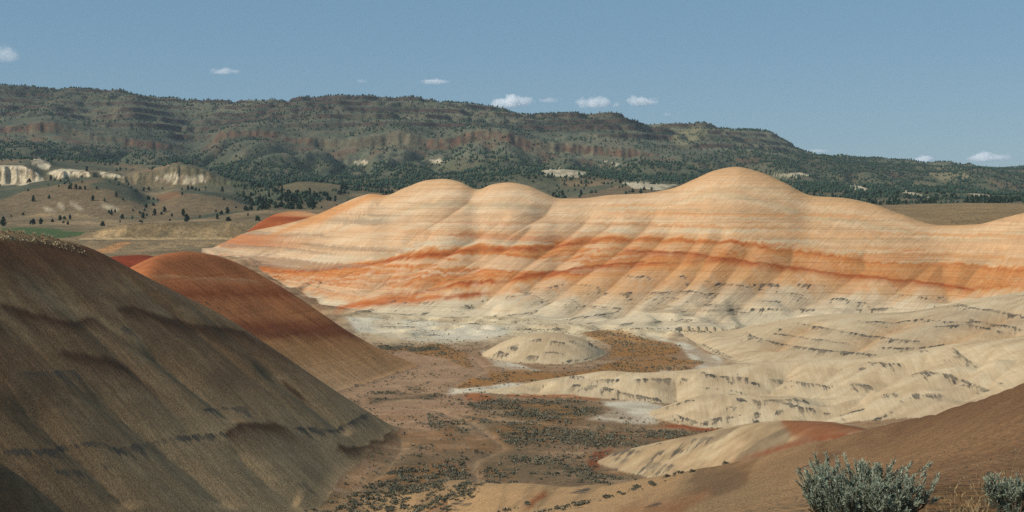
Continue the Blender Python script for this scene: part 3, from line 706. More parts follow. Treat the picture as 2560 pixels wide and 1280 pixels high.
GL = [([(1809, 1013), (1850, 1018)], 5), ([(1876, 1041), (1900, 1036), (1927, 1032), (1966, 1024)], 9), ([(1662, 1018), (1702, 1044), (1752, 1060)], 4), ([(1752, 1056), (1797, 1046), (1854, 1040)], 5), ([(1994, 1018), (2045, 1027)], 7), ([(2079, 1044), (2110, 1034), (2135, 1030), (2165, 1022)], 4), ([(1680, 1004), (1740, 1002)], 3), ([(1870, 1008), (1920, 1000), (1990, 998)], 3.5), ([(2190, 1050), (2260, 1010), (2320, 985)], 8), ([(2060, 1060), (2110, 1066)], 4)]
ash(GL, zm('G', 'Fh'), 9, .86, 680, .9, .40)
ML = [([(1320, 850), (1360, 848)], 3.5), ([(1370, 852), (1420, 856)], 3.5), ([(1260, 872), (1300, 862)], 3), ([(1388, 908), (1430, 903), (1485, 893)], 5), ([(1355, 880), (1420, 884)], 2.4), ([(1480, 882), (1500, 878)], 6), ([(1240, 888), (1300, 892)], 2.4), ([(1410, 840), (1440, 850)], 4), ([(1360, 896), (1380, 906)], 4)]
ash(ML, zm('M'), 5, .78, 720, .85, .4)
red = C(150, 74, 36, KL)
mix(drip(pline([(1265, 985), (1320, 989), (1430, 990), (1500, 998)], 3.0, zm('Fh', 'floor'), 3, 731), 3, .6) * .85, C(158, 88, 46, KL))
mix(poly([(1160, 985), (1200, 982), (1240, 998), (1200, 1004), (1165, 1000)], zm('Fh', 'floor'), 4, 732, 2) * .8, C(168, 100, 56, KL))
mix(poly([(1820, 1075), (1850, 1072), (1880, 1068), (1870, 1090), (1820, 1092)], zm('G', 'floor', 'Fh'), 4, 734, 1) * .95, red)
mix(drip(pline([(1665, 1066), (1720, 1068), (1770, 1074), (1830, 1078)], 4, zm('G', 'floor'), 3, 735), 4, .8) * .85, red)
# lesser beds of the same ash on every pale slope
for nm, sp, seed in (('E', 1.9, 1201), ('Fh', 1.1, 1211), ('G', 1.0, 1221), ('M', 1.2, 1231), ('D', 2.6, 1241)):
    mm = zm(nm)
    if nm == 'D': mm = mm & (s > 2.15)
    lev = (Z + .9 * (fbm(X / 20, Y / 20, seed, 2) - .5) + .012 * X) / sp
    dv_ = np.abs(lev - np.round(lev)) * sp * 1.0
    p0 = sstep(.22, .08, dv_) * sstep(.70, .78, vn(X / (1.0 + 1.2 * vn(X / 30, Y / 30, seed + 9)), np.round(lev) * 7.3, seed + 3)) * sstep(.52, .60, vn(X / 11, np.round(lev) * 3.1, seed + 5)) * mm
    ASH[:] = np.maximum(ASH, drip(p0, 4, .78) * .8)
# low grey and red hill in front
m = zm('I')
base = lut(np.clip(.5 + (ST2 - .5) * .9 + (n2 - .5) * .5, 0, 1), [(0, C(162, 136, 102, KL)), (.5, C(190, 160, 120, KL)), (1, C(206, 180, 140, KL))])
SOIL[m] = base[m]
IL = [([(1555, 1124), (1600, 1128)], 6), ([(1530, 1145), (1580, 1150)], 5), ([(1640, 1130), (1720, 1125)], 9), ([(1620, 1160), (1700, 1165)], 7), ([(1600, 1110), (1660, 1108)], 4), ([(1500, 1160), (1560, 1180)], 4), ([(1720, 1100), (1800, 1092)], 5), ([(1680, 1180), (1760, 1150)], 5)]
ash(IL, m, 10, .88, 760, .85, .4)
mix(m * sstep(.42, .65, ST3) * sstep(1700, 1850, U) * .6, C(112, 98, 78, KL))
mix(poly([(1960, 1052), (2080, 1050), (2190, 1078), (2100, 1105), (1990, 1095), (1960, 1075)], m, 8, 765, 3) * .85, C(146, 88, 52, KL))
mix(poly([(2180, 1074), (2100, 1088), (2000, 1100), (1900, 1130), (1800, 1165), (1780, 1180), (1900, 1150), (2020, 1118), (2120, 1105)], zm('I', 'near', 'floor'), 5, 766, 2) * .85, C(136, 70, 38, KL))

# near slope
m = zm('near')
base = lut(np.clip(.5 + (n1 - .5) * 1.2 + (n3 - .5) * .5, 0, 1), [(0, C(102, 74, 50, KL)), (.5, C(129, 95, 64, KL)), (1, C(154, 117, 80, KL))])
SOIL[m] = base[m]
# paler, banded toward its toe
toe = sstep(1950, 1400, U) * m
mix(toe * .85, C(188, 150, 106, KL))
bandn = fbm(X / 5 + Z * .25, Y / 40, 771, 3)
mix(m * sstep(.52, .62, bandn) * sstep(2150, 1750, U) * .55, C(112, 92, 68, KL))
mix(m * sstep(.62, .52, fbm(X / 6 + Z * .2 + 9, Y / 46, 772, 3)) * sstep(2300, 1900, U) * .35, C(196, 158, 112, KL))
DK = [([(1700, 1206), (1760, 1198), (1820, 1186)], 6), ([(1400, 1250), (1440, 1235), (1480, 1222)], 9), ([(1140, 1255), (1180, 1262), (1200, 1260)], 14), ([(2010, 1170), (2060, 1150), (2110, 1130)], 9), ([(1430, 1275), (1500, 1262), (1560, 1240)], 5), ([(1600, 1270), (1660, 1250)], 5)]
ash(DK, m, 9, .9, 780, .7, .35)
mix(drip(pline([(1318, 1280), (1325, 1262), (1345, 1245), (1370, 1232)], 11, m, 4, 791), 3, .7) * .8, C(132, 72, 38, KL))
mix(poly([(1520, 1282), (1650, 1258), (1800, 1225), (1760, 1250), (1700, 1284)], m, 6, 792, 3) * .5, C(140, 78, 42, KL))
mix(m * sstep(2050, 2500, U) * sstep(1150, 1000, V) * .45, C(104, 72, 48, KL))
mix(m * sstep(2200, 2320, U) * sstep(1195, 1240, V) * .6, C(112, 84, 48, KL))

# shadowed left hill
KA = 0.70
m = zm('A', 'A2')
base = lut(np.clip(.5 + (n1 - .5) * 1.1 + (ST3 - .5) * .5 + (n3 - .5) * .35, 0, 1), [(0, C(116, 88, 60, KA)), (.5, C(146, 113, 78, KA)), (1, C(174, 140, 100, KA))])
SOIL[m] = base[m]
zA = Z + 1.6 * (ST2 - .5)
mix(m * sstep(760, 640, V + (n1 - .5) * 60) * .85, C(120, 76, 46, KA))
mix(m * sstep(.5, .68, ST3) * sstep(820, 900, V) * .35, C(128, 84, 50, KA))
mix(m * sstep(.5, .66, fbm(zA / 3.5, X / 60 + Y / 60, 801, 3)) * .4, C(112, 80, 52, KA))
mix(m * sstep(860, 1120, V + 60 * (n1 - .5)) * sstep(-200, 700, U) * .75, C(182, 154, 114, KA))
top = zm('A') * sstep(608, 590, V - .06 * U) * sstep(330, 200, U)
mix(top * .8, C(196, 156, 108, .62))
AL = [([(0, 770), (60, 782), (100, 792), (150, 808), (190, 812), (240, 795)], 15), ([(290, 770), (330, 775), (380, 785), (440, 808), (480, 822), (560, 826), (620, 834)], 13), ([(560, 1084), (600, 1066), (660, 1062), (720, 1080)], 14), ([(840, 1118), (900, 1122), (960, 1100), (985, 1075)], 10), ([(150, 880), (260, 900), (330, 930)], 20), ([(700, 950), (760, 1000)], 14)]
tot = np.zeros((NR, NC), np.float32)
for k, (p, wd) in enumerate(AL):
    tot = np.maximum(tot, pline(p, wd * .75, zm('A'), 10, 810 + k))
RUST = np.maximum(RUST, drip(tot, 12, .86))
mix(drip(tot, 12, .9) * .4, C(112, 70, 42, .6))
AD = [([(0, 1135), (60, 1125), (130, 1128), (190, 1112), (250, 1108), (300, 1128), (380, 1108), (440, 1098), (500, 1094), (560, 1086)], 13), ([(730, 1072), (790, 1076), (840, 1078), (890, 1050), (930, 1030)], 9), ([(500, 1028), (560, 1022), (620, 1022)], 6), ([(300, 818), (330, 830)], 8), ([(430, 838), (470, 850)], 7), ([(40, 935), (120, 930), (200, 930)], 8), ([(130, 1180), (210, 1178)], 9), ([(740, 1210), (770, 1212)], 8), ([(250, 1160), (290, 1165)], 8)]
ash(AD, zm('A'), 9, .84, 830, 1.0, .36, .8)
# red hill
m = zm('B')
sB = V + 10 * (n1 - .5) + 16 * (ST2 - .5)
bb = lut(sB, [(630, C(154, 92, 54, KL)), (680, C(160, 96, 56, KL)), (700, C(172, 104, 62, KL)), (735, C(138, 74, 40, KL)), (752, C(170, 104, 62, KL)), (790, C(164, 104, 62, KL)), (815, C(128, 72, 42, KL)), (835, C(120, 70, 42, KL)), (860, C(166, 116, 72, KL)), (900, C(172, 126, 82, KL)), (950, C(182, 140, 98, KL)), (980, C(176, 140, 104, KL))])
bb = bb * (1.38 * (1 + .25 * (ST1 - .5) + .3 * (n2 - .5)))[..., None]
SOIL[m] = bb[m]
mix(drip(pline([(380, 690), (470, 692), (580, 697), (650, 703)], 2.6, m, 3, 851), 2, .5) * .7, C(206, 152, 104, KL))
ash([([(440, 748), (520, 760), (600, 800)], 4), ([(700, 880), (800, 900), (900, 905)], 3), ([(880, 965), (960, 950), (1035, 925)], 4), ([(820, 860), (900, 880), (960, 905)], 3)], m, 5, .8, 861, .6, .52)
# small humps
m = zm('C'); SOIL[m] = (C(136, 64, 40, KL)[None] * (1 + .5 * (vn(Z * 1.3, X / 40, 871) - .5))[m][:, None])
m = zm('D2'); SOIL[m] = lut(np.clip(.5 + 1.2 * (vn(Z * .45, X / 60, 872) - .5) + (ST2 - .5) * .4, 0, 1), [(0, C(150, 74, 42, KL)), (.5, C(186, 102, 56, KL)), (1, C(212, 158, 108, KL))])[m]

# plain behind
m = zm('plain')
f1 = fbm(X / 60, Y / 60, 901, 4); f2 = fbm(X / 14, Y / 22, 902, 3); f3 = fbm(X / 200, Y / 200, 903, 4)
SOIL[m] = lut(np.clip(.5 + (f1 - .5) * 1.3 + (f2 - .5) * .7, 0, 1), [(0, C(104, 92, 66, KL)), (.5, C(146, 122, 88, KL)), (1, C(176, 146, 106, KL))])[m]
mix(m * sstep(.5, .62, f2) * .45, C(88, 88, 68, KL))
mix(poly([(-150, 572), (60, 568), (150, 572), (160, 578), (215, 580), (200, 590), (120, 598), (-150, 592)], m, 2, 911, 0), C(82, 98, 54, KL))
mix(poly([(230, 592), (260, 576), (330, 566), (300, 584), (260, 594)], m, 2, 912, 1) * .8, C(206, 170, 122, KL))
mix(poly([(420, 578), (470, 572), (560, 571), (540, 590), (440, 592)], m, 2, 913, 1) * .6 * sstep(.2, .5, vn(X / 9, 0 * Y, 5)), C(208, 176, 128, KL))
mix(poly([(200, 596), (640, 594), (620, 598), (200, 600)], m, 1, 914, 0) * .8, C(200, 170, 124, KL))
mix(poly([(240, 626), (300, 606), (330, 604), (280, 632), (245, 634)], m, 2, 915, 1) * .8, C(206, 146, 92, KL))
mix(m * sstep(2100, 2250, U) * .6, C(160, 128, 84, KL))
# low hills
m = zm('low')
SOIL[m] = lut(np.clip(.5 + (f3 - .5) * 1.6 + (f1 - .5) * .7, 0, 1), [(0, C(82, 86, 66, KL)), (.5, C(108, 103, 78, KL)), (1, C(138, 120, 90, KL))])[m]
mix(m * sstep(.50, .60, f2) * .5, C(84, 84, 60, KL))
mix(m * sstep(.52, .62, fbm(X / 90, Y / 160, 905, 3)) * .5, C(150, 118, 84, KL))
pale = C(224, 204, 168, KL)
m2 = zm('low', 'mount', 'plain')
WC = [[(-60, 412), (60, 414), (100, 432), (110, 450), (60, 462), (-60, 466)], [(72, 398), (100, 396), (130, 412), (120, 422), (90, 418)], [(115, 432), (150, 421), (210, 425), (225, 440), (150, 445)], [(245, 428), (290, 434), (310, 444), (250, 440)], [(385, 445), (440, 440), (540, 440), (500, 458), (410, 462)], [(420, 440), (465, 424), (440, 442)],
      [(1338, 430), (1380, 422), (1420, 424), (1475, 432), (1440, 444), (1370, 440)], [(1555, 458), (1600, 454), (1690, 462), (1660, 476), (1580, 470)], [(1930, 436), (1990, 430), (2040, 438), (1990, 444)], [(2110, 462), (2150, 464), (2180, 478), (2130, 474)], [(2240, 466), (2260, 474), (2330, 496), (2270, 488)], [(2400, 478), (2450, 484), (2500, 492), (2440, 494)], [(880, 404), (910, 400), (925, 410), (895, 412)], [(1075, 400), (1100, 396), (1110, 408), (1080, 408)], [(1500, 400), (1560, 410), (1540, 414)], [(105, 516), (122, 522), (143, 529), (125, 529), (112, 525)], [(174, 504), (190, 512), (208, 521), (208, 527), (187, 520)], [(250, 509), (270, 513), (296, 521), (293, 527), (270, 525), (254, 515)], [(141, 506), (154, 512), (167, 523), (156, 524), (147, 517)]]
mix(poly([(680, 468), (740, 456), (830, 458), (880, 468), (800, 482), (720, 480)], m2, 4, 960, 2) * .7, C(164, 132, 92, KL))
mix(poly([(380, 490), (440, 478), (450, 490), (400, 505)], m2, 4, 961, 2) * .6, C(150, 104, 70, KL))
# mountain
m = zm('mount')
g1 = fbm(X / 260, Y / 260, 971, 4); g2 = fbm(X / 45, Y / 70, 972, 3)
SOIL[m] = lut(np.clip(.5 + (g1 - .5) * 1.6 + (g2 - .5) * .8, 0, 1), [(0, C(72, 75, 60, KL)), (.5, C(96, 98, 77, KL)), (1, C(122, 120, 94, KL))])[m]
mix(m * sstep(.45, .8, SL) * sstep(3350, 3450, Y) * .55, C(80, 64, 52, KL))
fvt = line([(-400, 355), (0, 362), (200, 384), (330, 396), (450, 400), (560, 398), (640, 402), (760, 405), (900, 416), (1110, 402), (1250, 398), (1400, 402), (1560, 412), (1650, 412), (1850, 390), (2000, 395), (2150, 402), (2340, 415), (2560, 425), (2800, 430)], u)[None, :]
fvb = line([(-400, 398), (0, 398), (200, 404), (300, 412), (400, 412), (500, 412), (560, 440), (600, 500), (640, 530), (760, 532), (820, 500), (900, 476), (1100, 472), (1300, 455), (1480, 448), (1700, 458), (1850, 470), (2000, 488), (2150, 500), (2350, 500), (2560, 502), (2800, 505)], u)[None, :]
nfo = fbm(X / 150, Y / 150, 1001, 4)
FOREST = sstep(-14, 6, V - fvt + 26 * (nfo - .5)) * sstep(10, -8, V - fvb + 22 * (nfo - .5)) * zm('low', 'mount')
mix(FOREST * .6, C(84, 88, 64, KL))
cl = sstep(3190, 3200, Y) * sstep(3345, 3335, Y) * sstep(1760, 1640, U) * sstep(.45, .75, SL) * (.35 + .65 * sstep(.25, .5, vn(X / 90, Y / 900, 987)))
mix(m * cl * .8 * (.35 + .65 * sstep(.4, .6, vn(X / 7, Z / 9, 981))), C(118, 82, 64, KL))
mix(m * cl * sstep(.55, .7, vn(X / 9, Z / 14, 982)) * .7, C(74, 58, 48, KL))
led_m = sstep(.0, .06, PH) * sstep(.30, .18, PH) * sstep(.36, .46, vn(X / 130, Y / 60, 988) * .6 + .4 * vn(X / 30, Y / 30, 989)) * sstep(3380, 3480, Y) * sstep(2000, 1800, U)
mix(m * sstep(.5, .65, g2) * .3, C(112, 96, 74, KL))
mix(m * led_m * .95, C(76, 61, 51, KL))
mix(m * sstep(3050, 3200, Y) * sstep(3245, 3225, Y) * sstep(.5, .7, g2) * .5, C(110, 74, 54, KL))
mix(poly([(1690, 330), (1750, 312), (1790, 322), (1720, 368), (1680, 360)], m, 4, 985, 3) * .7, C(140, 134, 98, KL))
mix(poly([(2320, 432), (2360, 416), (2410, 420), (2440, 450), (2350, 450)], zm('mount', 'low'), 4, 986, 3) * .7, C(150, 136, 100, KL))
for k, p in enumerate(WC):
    mix(poly(p, m2, 4 if k < 15 else 1, 930 + k, 0 if k < 15 else 1) * (.95 if k < 6 else (.75 if k > 14 else .8)) * (.6 + .4 * sstep(.3, .5, vn(X / 9, Z / 5, 931))), pale)
WCM = np.zeros((NR, NC), np.float32)
for p in WC[:6]: WCM = np.maximum(WCM, poly(p, m2, 3, 930, 0))
mix(WCM * sstep(.60, .68, vn(X / 5, Z / 7, 932)) * .75, C(120, 98, 72, KL))
halo = drip(ASH, 9, .9)
mix(halo * .38 * zm('D', 'E', 'Fh', 'G', 'M', 'I'), C(140, 128, 108, KL))
SOIL = np.clip(SOIL, .005, .85)
ASH[R0:R1] = np.clip(ASH[R0:R1] * (1 + .5 * (ST1[R0:R1] - .5)), 0, 1)
tick("paint")

# ------------------------------------------------------------------ materials
def new_mat(name):
    mt_ = bpy.data.materials.new(name); mt_.use_nodes = True
    n = mt_.node_tree; n.nodes.clear()
    out = n.nodes.new("ShaderNodeOutputMaterial"); p = n.nodes.new("ShaderNodeBsdfPrincipled")
    n.links.new(p.outputs[0], out.inputs['Surface'])
    p.inputs['Roughness'].default_value = .95
    p.inputs['Specular IOR Level'].default_value = .12
    return mt_, n, p
def soil_mat(name, scales, amt, bumps, flow=None, strata=0.0, streak_amt=.12, ashcol=(.052, .049, .042), rust=False):
    """painted albedo with grain noise, downslope streaks, thin beds, ash stains and fine relief at metre scales"""
    mt_, n, p = new_mat(name)
    at = n.nodes.new("ShaderNodeAttribute"); at.attribute_name = "soil"
    geo = n.nodes.new("ShaderNodeNewGeometry")
    pos = geo.outputs['Position']
    col = at.outputs['Color']
    def noise(vec, scale, detail=4, rough=.65):
        tx = n.nodes.new("ShaderNodeTexNoise"); tx.inputs['Scale'].default_value = scale
        tx.inputs['Detail'].default_value = detail; tx.inputs['Roughness'].default_value = rough
        n.links.new(vec, tx.inputs['Vector'])
        return tx.outputs['Fac']
    def rng(val, a, b, lo=.3, hi=.7):
        mr = n.nodes.new("ShaderNodeMapRange"); mr.inputs['From Min'].default_value = lo; mr.inputs['From Max'].default_value = hi
        mr.inputs['To Min'].default_value = a; mr.inputs['To Max'].default_value = b
        n.links.new(val, mr.inputs['Value']); return mr.outputs[0]
    def mul(c_, f_):
        mx = n.nodes.new("ShaderNodeMix"); mx.data_type = 'RGBA'; mx.blend_type = 'MULTIPLY'; mx.inputs['Factor'].default_value = 1
        n.links.new(c_, mx.inputs['A']); n.links.new(f_, mx.inputs['B']); return mx.outputs['Result']
    def mapping(rz, scl):
        m0 = n.nodes.new("ShaderNodeMapping"); m0.inputs['Rotation'].default_value = (0, 0, rz)
        n.links.new(pos, m0.inputs['Vector'])
        mp = n.nodes.new("ShaderNodeMapping"); mp.inputs['Scale'].default_value = scl
        n.links.new(m0.outputs[0], mp.inputs['Vector']); return mp.outputs[0]
    def math_(op, a, b):
        m_ = n.nodes.new("ShaderNodeMath"); m_.operation = op
        for q, v_ in enumerate((a, b)):
            if isinstance(v_, (int, float)): m_.inputs[q].default_value = v_
            else: n.links.new(v_, m_.inputs[q])
        return m_.outputs[0]
    for sc_, a in zip(scales, amt):
        col = mul(col, rng(noise(pos, 1.0 / sc_), 1 - a, 1 + a))
    st = None
    if flow is not None:
        rz = -math.atan2(flow[1], flow[0])
        st = noise(mapping(rz, (.07, 1.3, .15)), 1.0, 5, .7)
        col = mul(col, rng(st, 1 - streak_amt, 1 + streak_amt))
    if strata:
        sb = noise(mapping(0, (.007, .009, 1.25)), 1.0, 8, .8)
        cr_ = n.nodes.new("ShaderNodeValToRGB"); e = cr_.color_ramp.elements
        e[0].position = .30; e[0].color = (1 - strata * 1.3, 1 - strata * 1.9, 1 - strata * 2.6, 1)
        e[1].position = .66; e[1].color = (1 + strata * .3, 1 + strata * .35, 1 + strata * .4, 1)
        e2 = cr_.color_ramp.elements.new(.46); e2.color = (1, 1, 1, 1)
        n.links.new(sb, cr_.inputs['Fac'])
        col = mul(col, cr_.outputs['Color'])
        col = mul(col, rng(noise(mapping(0, (.012, .015, 3.6)), 1.0, 5, .75), 1 - strata * .9, 1 + strata * .45))
    aa = n.nodes.new("ShaderNodeAttribute"); aa.attribute_name = "ash"
    nz = noise(pos if flow is None else mapping(rz, (.16, 1.25, .25)), 1.0, 3, .6)
    tooth = rng(nz, 0, 1, .34, .66)
    f = math_('SUBTRACT', math_('MULTIPLY', aa.outputs['Fac'], 1.25), tooth)
    f = rng(f, 0, .9, -.02, .22)
    f = math_('MULTIPLY', f, rng(aa.outputs['Fac'], 0, 1, .04, .35))
    f = math_('MULTIPLY', f, rng(noise(pos, .22, 3, .6), .35, 1.0, .35, .6))
    mx = n.nodes.new("ShaderNodeMix"); mx.data_type = 'RGBA'
    n.links.new(f, mx.inputs['Factor']); n.links.new(col, mx.inputs['A']); mx.inputs['B'].default_value = (*ashcol, 1)
    base_ = mx.outputs['Result']
    if rust:
        ar = n.nodes.new("ShaderNodeAttribute"); ar.attribute_name = "rust"
        nr = noise(mapping(rz, (.22, 1.0, .3)), 1.0, 4, .65)
        fr = rng(math_('SUBTRACT', math_('MULTIPLY', ar.outputs['Fac'], 1.3), rng(nr, 0, 1, .25, .75)), 0, .75, -.25, .85)
        mr2 = n.nodes.new("ShaderNodeMix"); mr2.data_type = 'RGBA'; mr2.inputs['B'].default_value = (.062, .028, .014, 1)
        n.links.new(fr, mr2.inputs['Factor']); n.links.new(base_, mr2.inputs['A']); base_ = mr2.outputs['Result']
    n.links.new(base_, p.inputs['Base Color'])
    nrm = None
    for kind, sc_, dist in bumps:
        if kind == 'v':
            tx = n.nodes.new("ShaderNodeTexVoronoi"); o_ = tx.outputs['Distance']
            tx.inputs['Scale'].default_value = 1.0 / sc_; n.links.new(pos, tx.inputs['Vector'])
        elif kind == 's':
            if st is None: continue
            o_ = st
        else:
            o_ = noise(pos, 1.0 / sc_, 5, .7)
        b = n.nodes.new("ShaderNodeBump"); b.inputs['Strength'].default_value = 1.0; b.inputs['Distance'].default_value = dist
        n.links.new(o_, b.inputs['Height'])
        if nrm is not None: n.links.new(nrm, b.inputs['Normal'])
        nrm = b.outputs[0]
    if nrm is not None: n.links.new(nrm, p.inputs['Normal'])
    return mt_
mat_near = soil_mat("popcorn_clay_near", (.16, .9), (.34, .18), (('v', .17, -.09), ('n', .5, .10)), (-.5, .86), 0, .04)
mat_mid = soil_mat("badland_clay", (.45, 2.5), (.24, .14), (('n', .7, .22),))
mat_ridge = soil_mat("banded_clay", (.5, 3.), (.06, .05), (('n', 1.2, .14), ('s', 0, .30)), (-.6, -.8), .21, .13)
mat_spurE = soil_mat("striped_clay", (.35, 2.5), (.07, .06), (('n', .9, .12), ('s', 0, .13)), (-.42, -.9), .04, .10)
mat_spur = soil_mat("cream_clay", (.35, 2.5), (.07, .06), (('n', .9, .12), ('s', 0, .13)), (-.10, -.99), .04, .10)
mat_spurI = soil_mat("grey_clay", (.35, 2.5), (.07, .06), (('n', .9, .12), ('s', 0, .13)), (-.5, -.86), .04, .10)
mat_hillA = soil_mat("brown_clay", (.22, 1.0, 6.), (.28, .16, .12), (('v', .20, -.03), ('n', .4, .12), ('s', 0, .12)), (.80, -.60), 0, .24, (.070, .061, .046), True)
mat_hillB = soil_mat("rust_clay", (.3, 2.), (.12, .1), (('n', .7, .12), ('s', 0, .3)), (.93, -.3), .14, .2)
mat_mtn = None
mat_far = soil_mat("rangeland", (3., 11., 40.), (.30, .22, .14), (('n', 9., 3.0),))

# ------------------------------------------------------------------ terrain meshes, one object per landform
NXg = -GX; NYg = -GY; nl = np.sqrt(GX**2 + GY**2 + 1)
NOR = np.stack([NXg / nl, NYg / nl, 1 / nl], -1).reshape(-1, 3).astype(np.float32)
PTS = np.stack([X, YY, Z], -1).reshape(-1, 3).astype(np.float32)
SOILF = np.concatenate([SOIL, np.ones((NR, NC, 1), np.float32)], -1).reshape(-1, 4)
ASHF = ASH.reshape(-1).astype(np.float32); RUSTF = RUST.reshape(-1).astype(np.float32)
ii = np.arange((NR - 1))[:, None] * NC + np.arange(NC - 1)[None, :]
QUAD = np.stack([ii, ii + 1, ii + NC + 1, ii + NC], -1)
qz = zone[:-1, :-1]
def make_zone(name, ids, mat, label):
    q = QUAD[np.isin(qz, [ZN[i] for i in ids])]
    if len(q) == 0:
        print("empty zone", name); return None
    used, inv = np.unique(q.ravel(), return_inverse=True)
    me = bpy.data.meshes.new(name)
    nv = len(used); nf = len(q)
    me.vertices.add(nv); me.loops.add(nf * 4); me.polygons.add(nf)
    me.vertices.foreach_set("co", PTS[used].ravel())
    me.loops.foreach_set("vertex_index", inv.astype(np.int32))
    me.polygons.foreach_set("loop_start", np.arange(0, nf * 4, 4, dtype=np.int32))
    me.polygons.foreach_set("use_smooth", np.ones(nf, bool))
    a = me.attributes.new("soil", 'FLOAT_COLOR', 'POINT')
    a.data.foreach_set("color", SOILF[used].ravel())
    a = me.attributes.new("rust", 'FLOAT', 'POINT')
    a.data.foreach_set("value", RUSTF[used])
    a = me.attributes.new("ash", 'FLOAT', 'POINT')
    a.data.foreach_set("value", ASHF[used])
    me.update(calc_edges=True)
    me.normals_split_custom_set_from_vertices(NOR[used])
    me.materials.append(mat)
    o = bpy.data.objects.new(name, me); COL.objects.link(o)
    o["kind"] = "structure"; o["label"] = label
    return o
make_zone("near_hillside", ['near'], mat_near, "brown popcorn clay slope dropping away under the sagebrush")
make_zone("valley_floor", ['floor'], mat_mid, "flat tan wash floor with shrub patches between the hills")
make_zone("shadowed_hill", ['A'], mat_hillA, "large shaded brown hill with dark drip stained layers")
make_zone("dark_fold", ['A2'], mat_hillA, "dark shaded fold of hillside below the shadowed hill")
make_zone("red_hill", ['B'], mat_hillB, "rounded rust red hill with dark bands behind the shadowed hill")
make_zone("dark_red_hump", ['C'], mat_hillB, "small dark red hump showing between the shadowed hill and red hill")
make_zone("painted_ridge", ['D'], mat_ridge, "long cream ridge with orange bands and gullies")
make_zone("orange_hump", ['D2'], mat_ridge, "small orange hump behind the painted ridge's end")
make_zone("striped_spur", ['E'], mat_spurE, "broad cream spur with curved grey stripes below the painted ridge")
make_zone("stained_spur", ['Fh'], mat_spur, "long low cream spur spotted with dark stains")
make_zone("streaked_mound", ['G'], mat_spur, "cream mound streaked with black beside the white pan")
make_zone("grey_hill", ['I'], mat_spurI, "low grey and red hill just beyond the brown slope")
make_zone("cream_mound", ['M'], mat_spur, "isolated low cream mound on the valley floor")
make_zone("plain", ['plain'], mat_far, "brown sagebrush plain behind the painted ridge")
make_zone("low_hills", ['low'], mat_far, "low olive hills with white cliffs at the mountain foot")
make_zone("mountain", ['mount'], mat_far, "long mountain with dark forest and red brown cliff band")
tick("meshes")
HAZE = 3.0e-5   # density of the thin air between here and the mountain

# ------------------------------------------------------------------ vegetation helpers
rng_ = np.random.default_rng(11)
def mesh_obj(name, verts, faces, mat, parent=None, smooth=False, tint=None):
    me = bpy.data.meshes.new(name)
    verts = np.asarray(verts, np.float32); faces = np.asarray(faces, np.int32)
    k = faces.shape[1]
    me.vertices.add(len(verts)); me.loops.add(faces.size); me.polygons.add(len(faces))
    me.vertices.foreach_set("co", verts.ravel()); me.loops.foreach_set("vertex_index", faces.ravel())
    me.polygons.foreach_set("loop_start", np.arange(0, faces.size, k, dtype=np.int32))
    if smooth: me.polygons.foreach_set("use_smooth", np.ones(len(faces), bool))
    if tint is not None:
        a = me.attributes.new("tint", 'FLOAT', 'POINT'); a.data.foreach_set("value", np.asarray(tint, np.float32))
    me.update(calc_edges=True); me.materials.append(mat)
    o = bpy.data.objects.new(name, me); COL.objects.link(o)
    if parent is not None: o.parent = parent
    return o
def leaf_mat(name, c0, c1, trans=.0):
    mt_, n, p = new_mat(name)
    at = n.nodes.new("ShaderNodeAttribute"); at.attribute_name = "tint"
    oi = n.nodes.new("ShaderNodeObjectInfo")
    ad = n.nodes.new("ShaderNodeMath"); ad.operation = 'MULTIPLY_ADD'
    n.links.new(oi.outputs['Random'], ad.inputs[0]); ad.inputs[1].default_value = .25
    n.links.new(at.outputs['Fac'], ad.inputs[2])
    geo = n.nodes.new("ShaderNodeNewGeometry"); tx = n.nodes.new("ShaderNodeTexNoise"); tx.inputs['Scale'].default_value = 14
    n.links.new(geo.outputs['Position'], tx.inputs['Vector'])
    a2 = n.nodes.new("ShaderNodeMath"); a2.operation = 'MULTIPLY_ADD'; a2.inputs[1].default_value = .2
    n.links.new(tx.outputs['Fac'], a2.inputs[0]); n.links.new(ad.outputs[0], a2.inputs[2])
    mx = n.nodes.new("ShaderNodeMix"); mx.data_type = 'RGBA'; mx.clamp_factor = True
    mx.inputs['A'].default_value = (*c0, 1); mx.inputs['B'].default_value = (*c1, 1)
    n.links.new(a2.outputs[0], mx.inputs['Factor'])
    n.links.new(mx.outputs['Result'], p.inputs['Base Color'])
    return mt_
mat_juniper = leaf_mat("juniper_foliage", (.012, .030, .019), (.038, .070, .043))
mat_bark = leaf_mat("juniper_bark", (.09, .065, .045), (.16, .12, .085))
mat_sage = leaf_mat("sage_foliage", (.095, .088, .062), (.21, .195, .135))
mat_sagen = leaf_mat("sagebrush_leaves", (.10, .12, .085), (.31, .345, .25))
mat_straw = leaf_mat("dry_grass", (.13, .09, .045), (.36, .26, .14))
mat_tuft = leaf_mat("pale_bunchgrass", (.24, .18, .10), (.50, .40, .25))

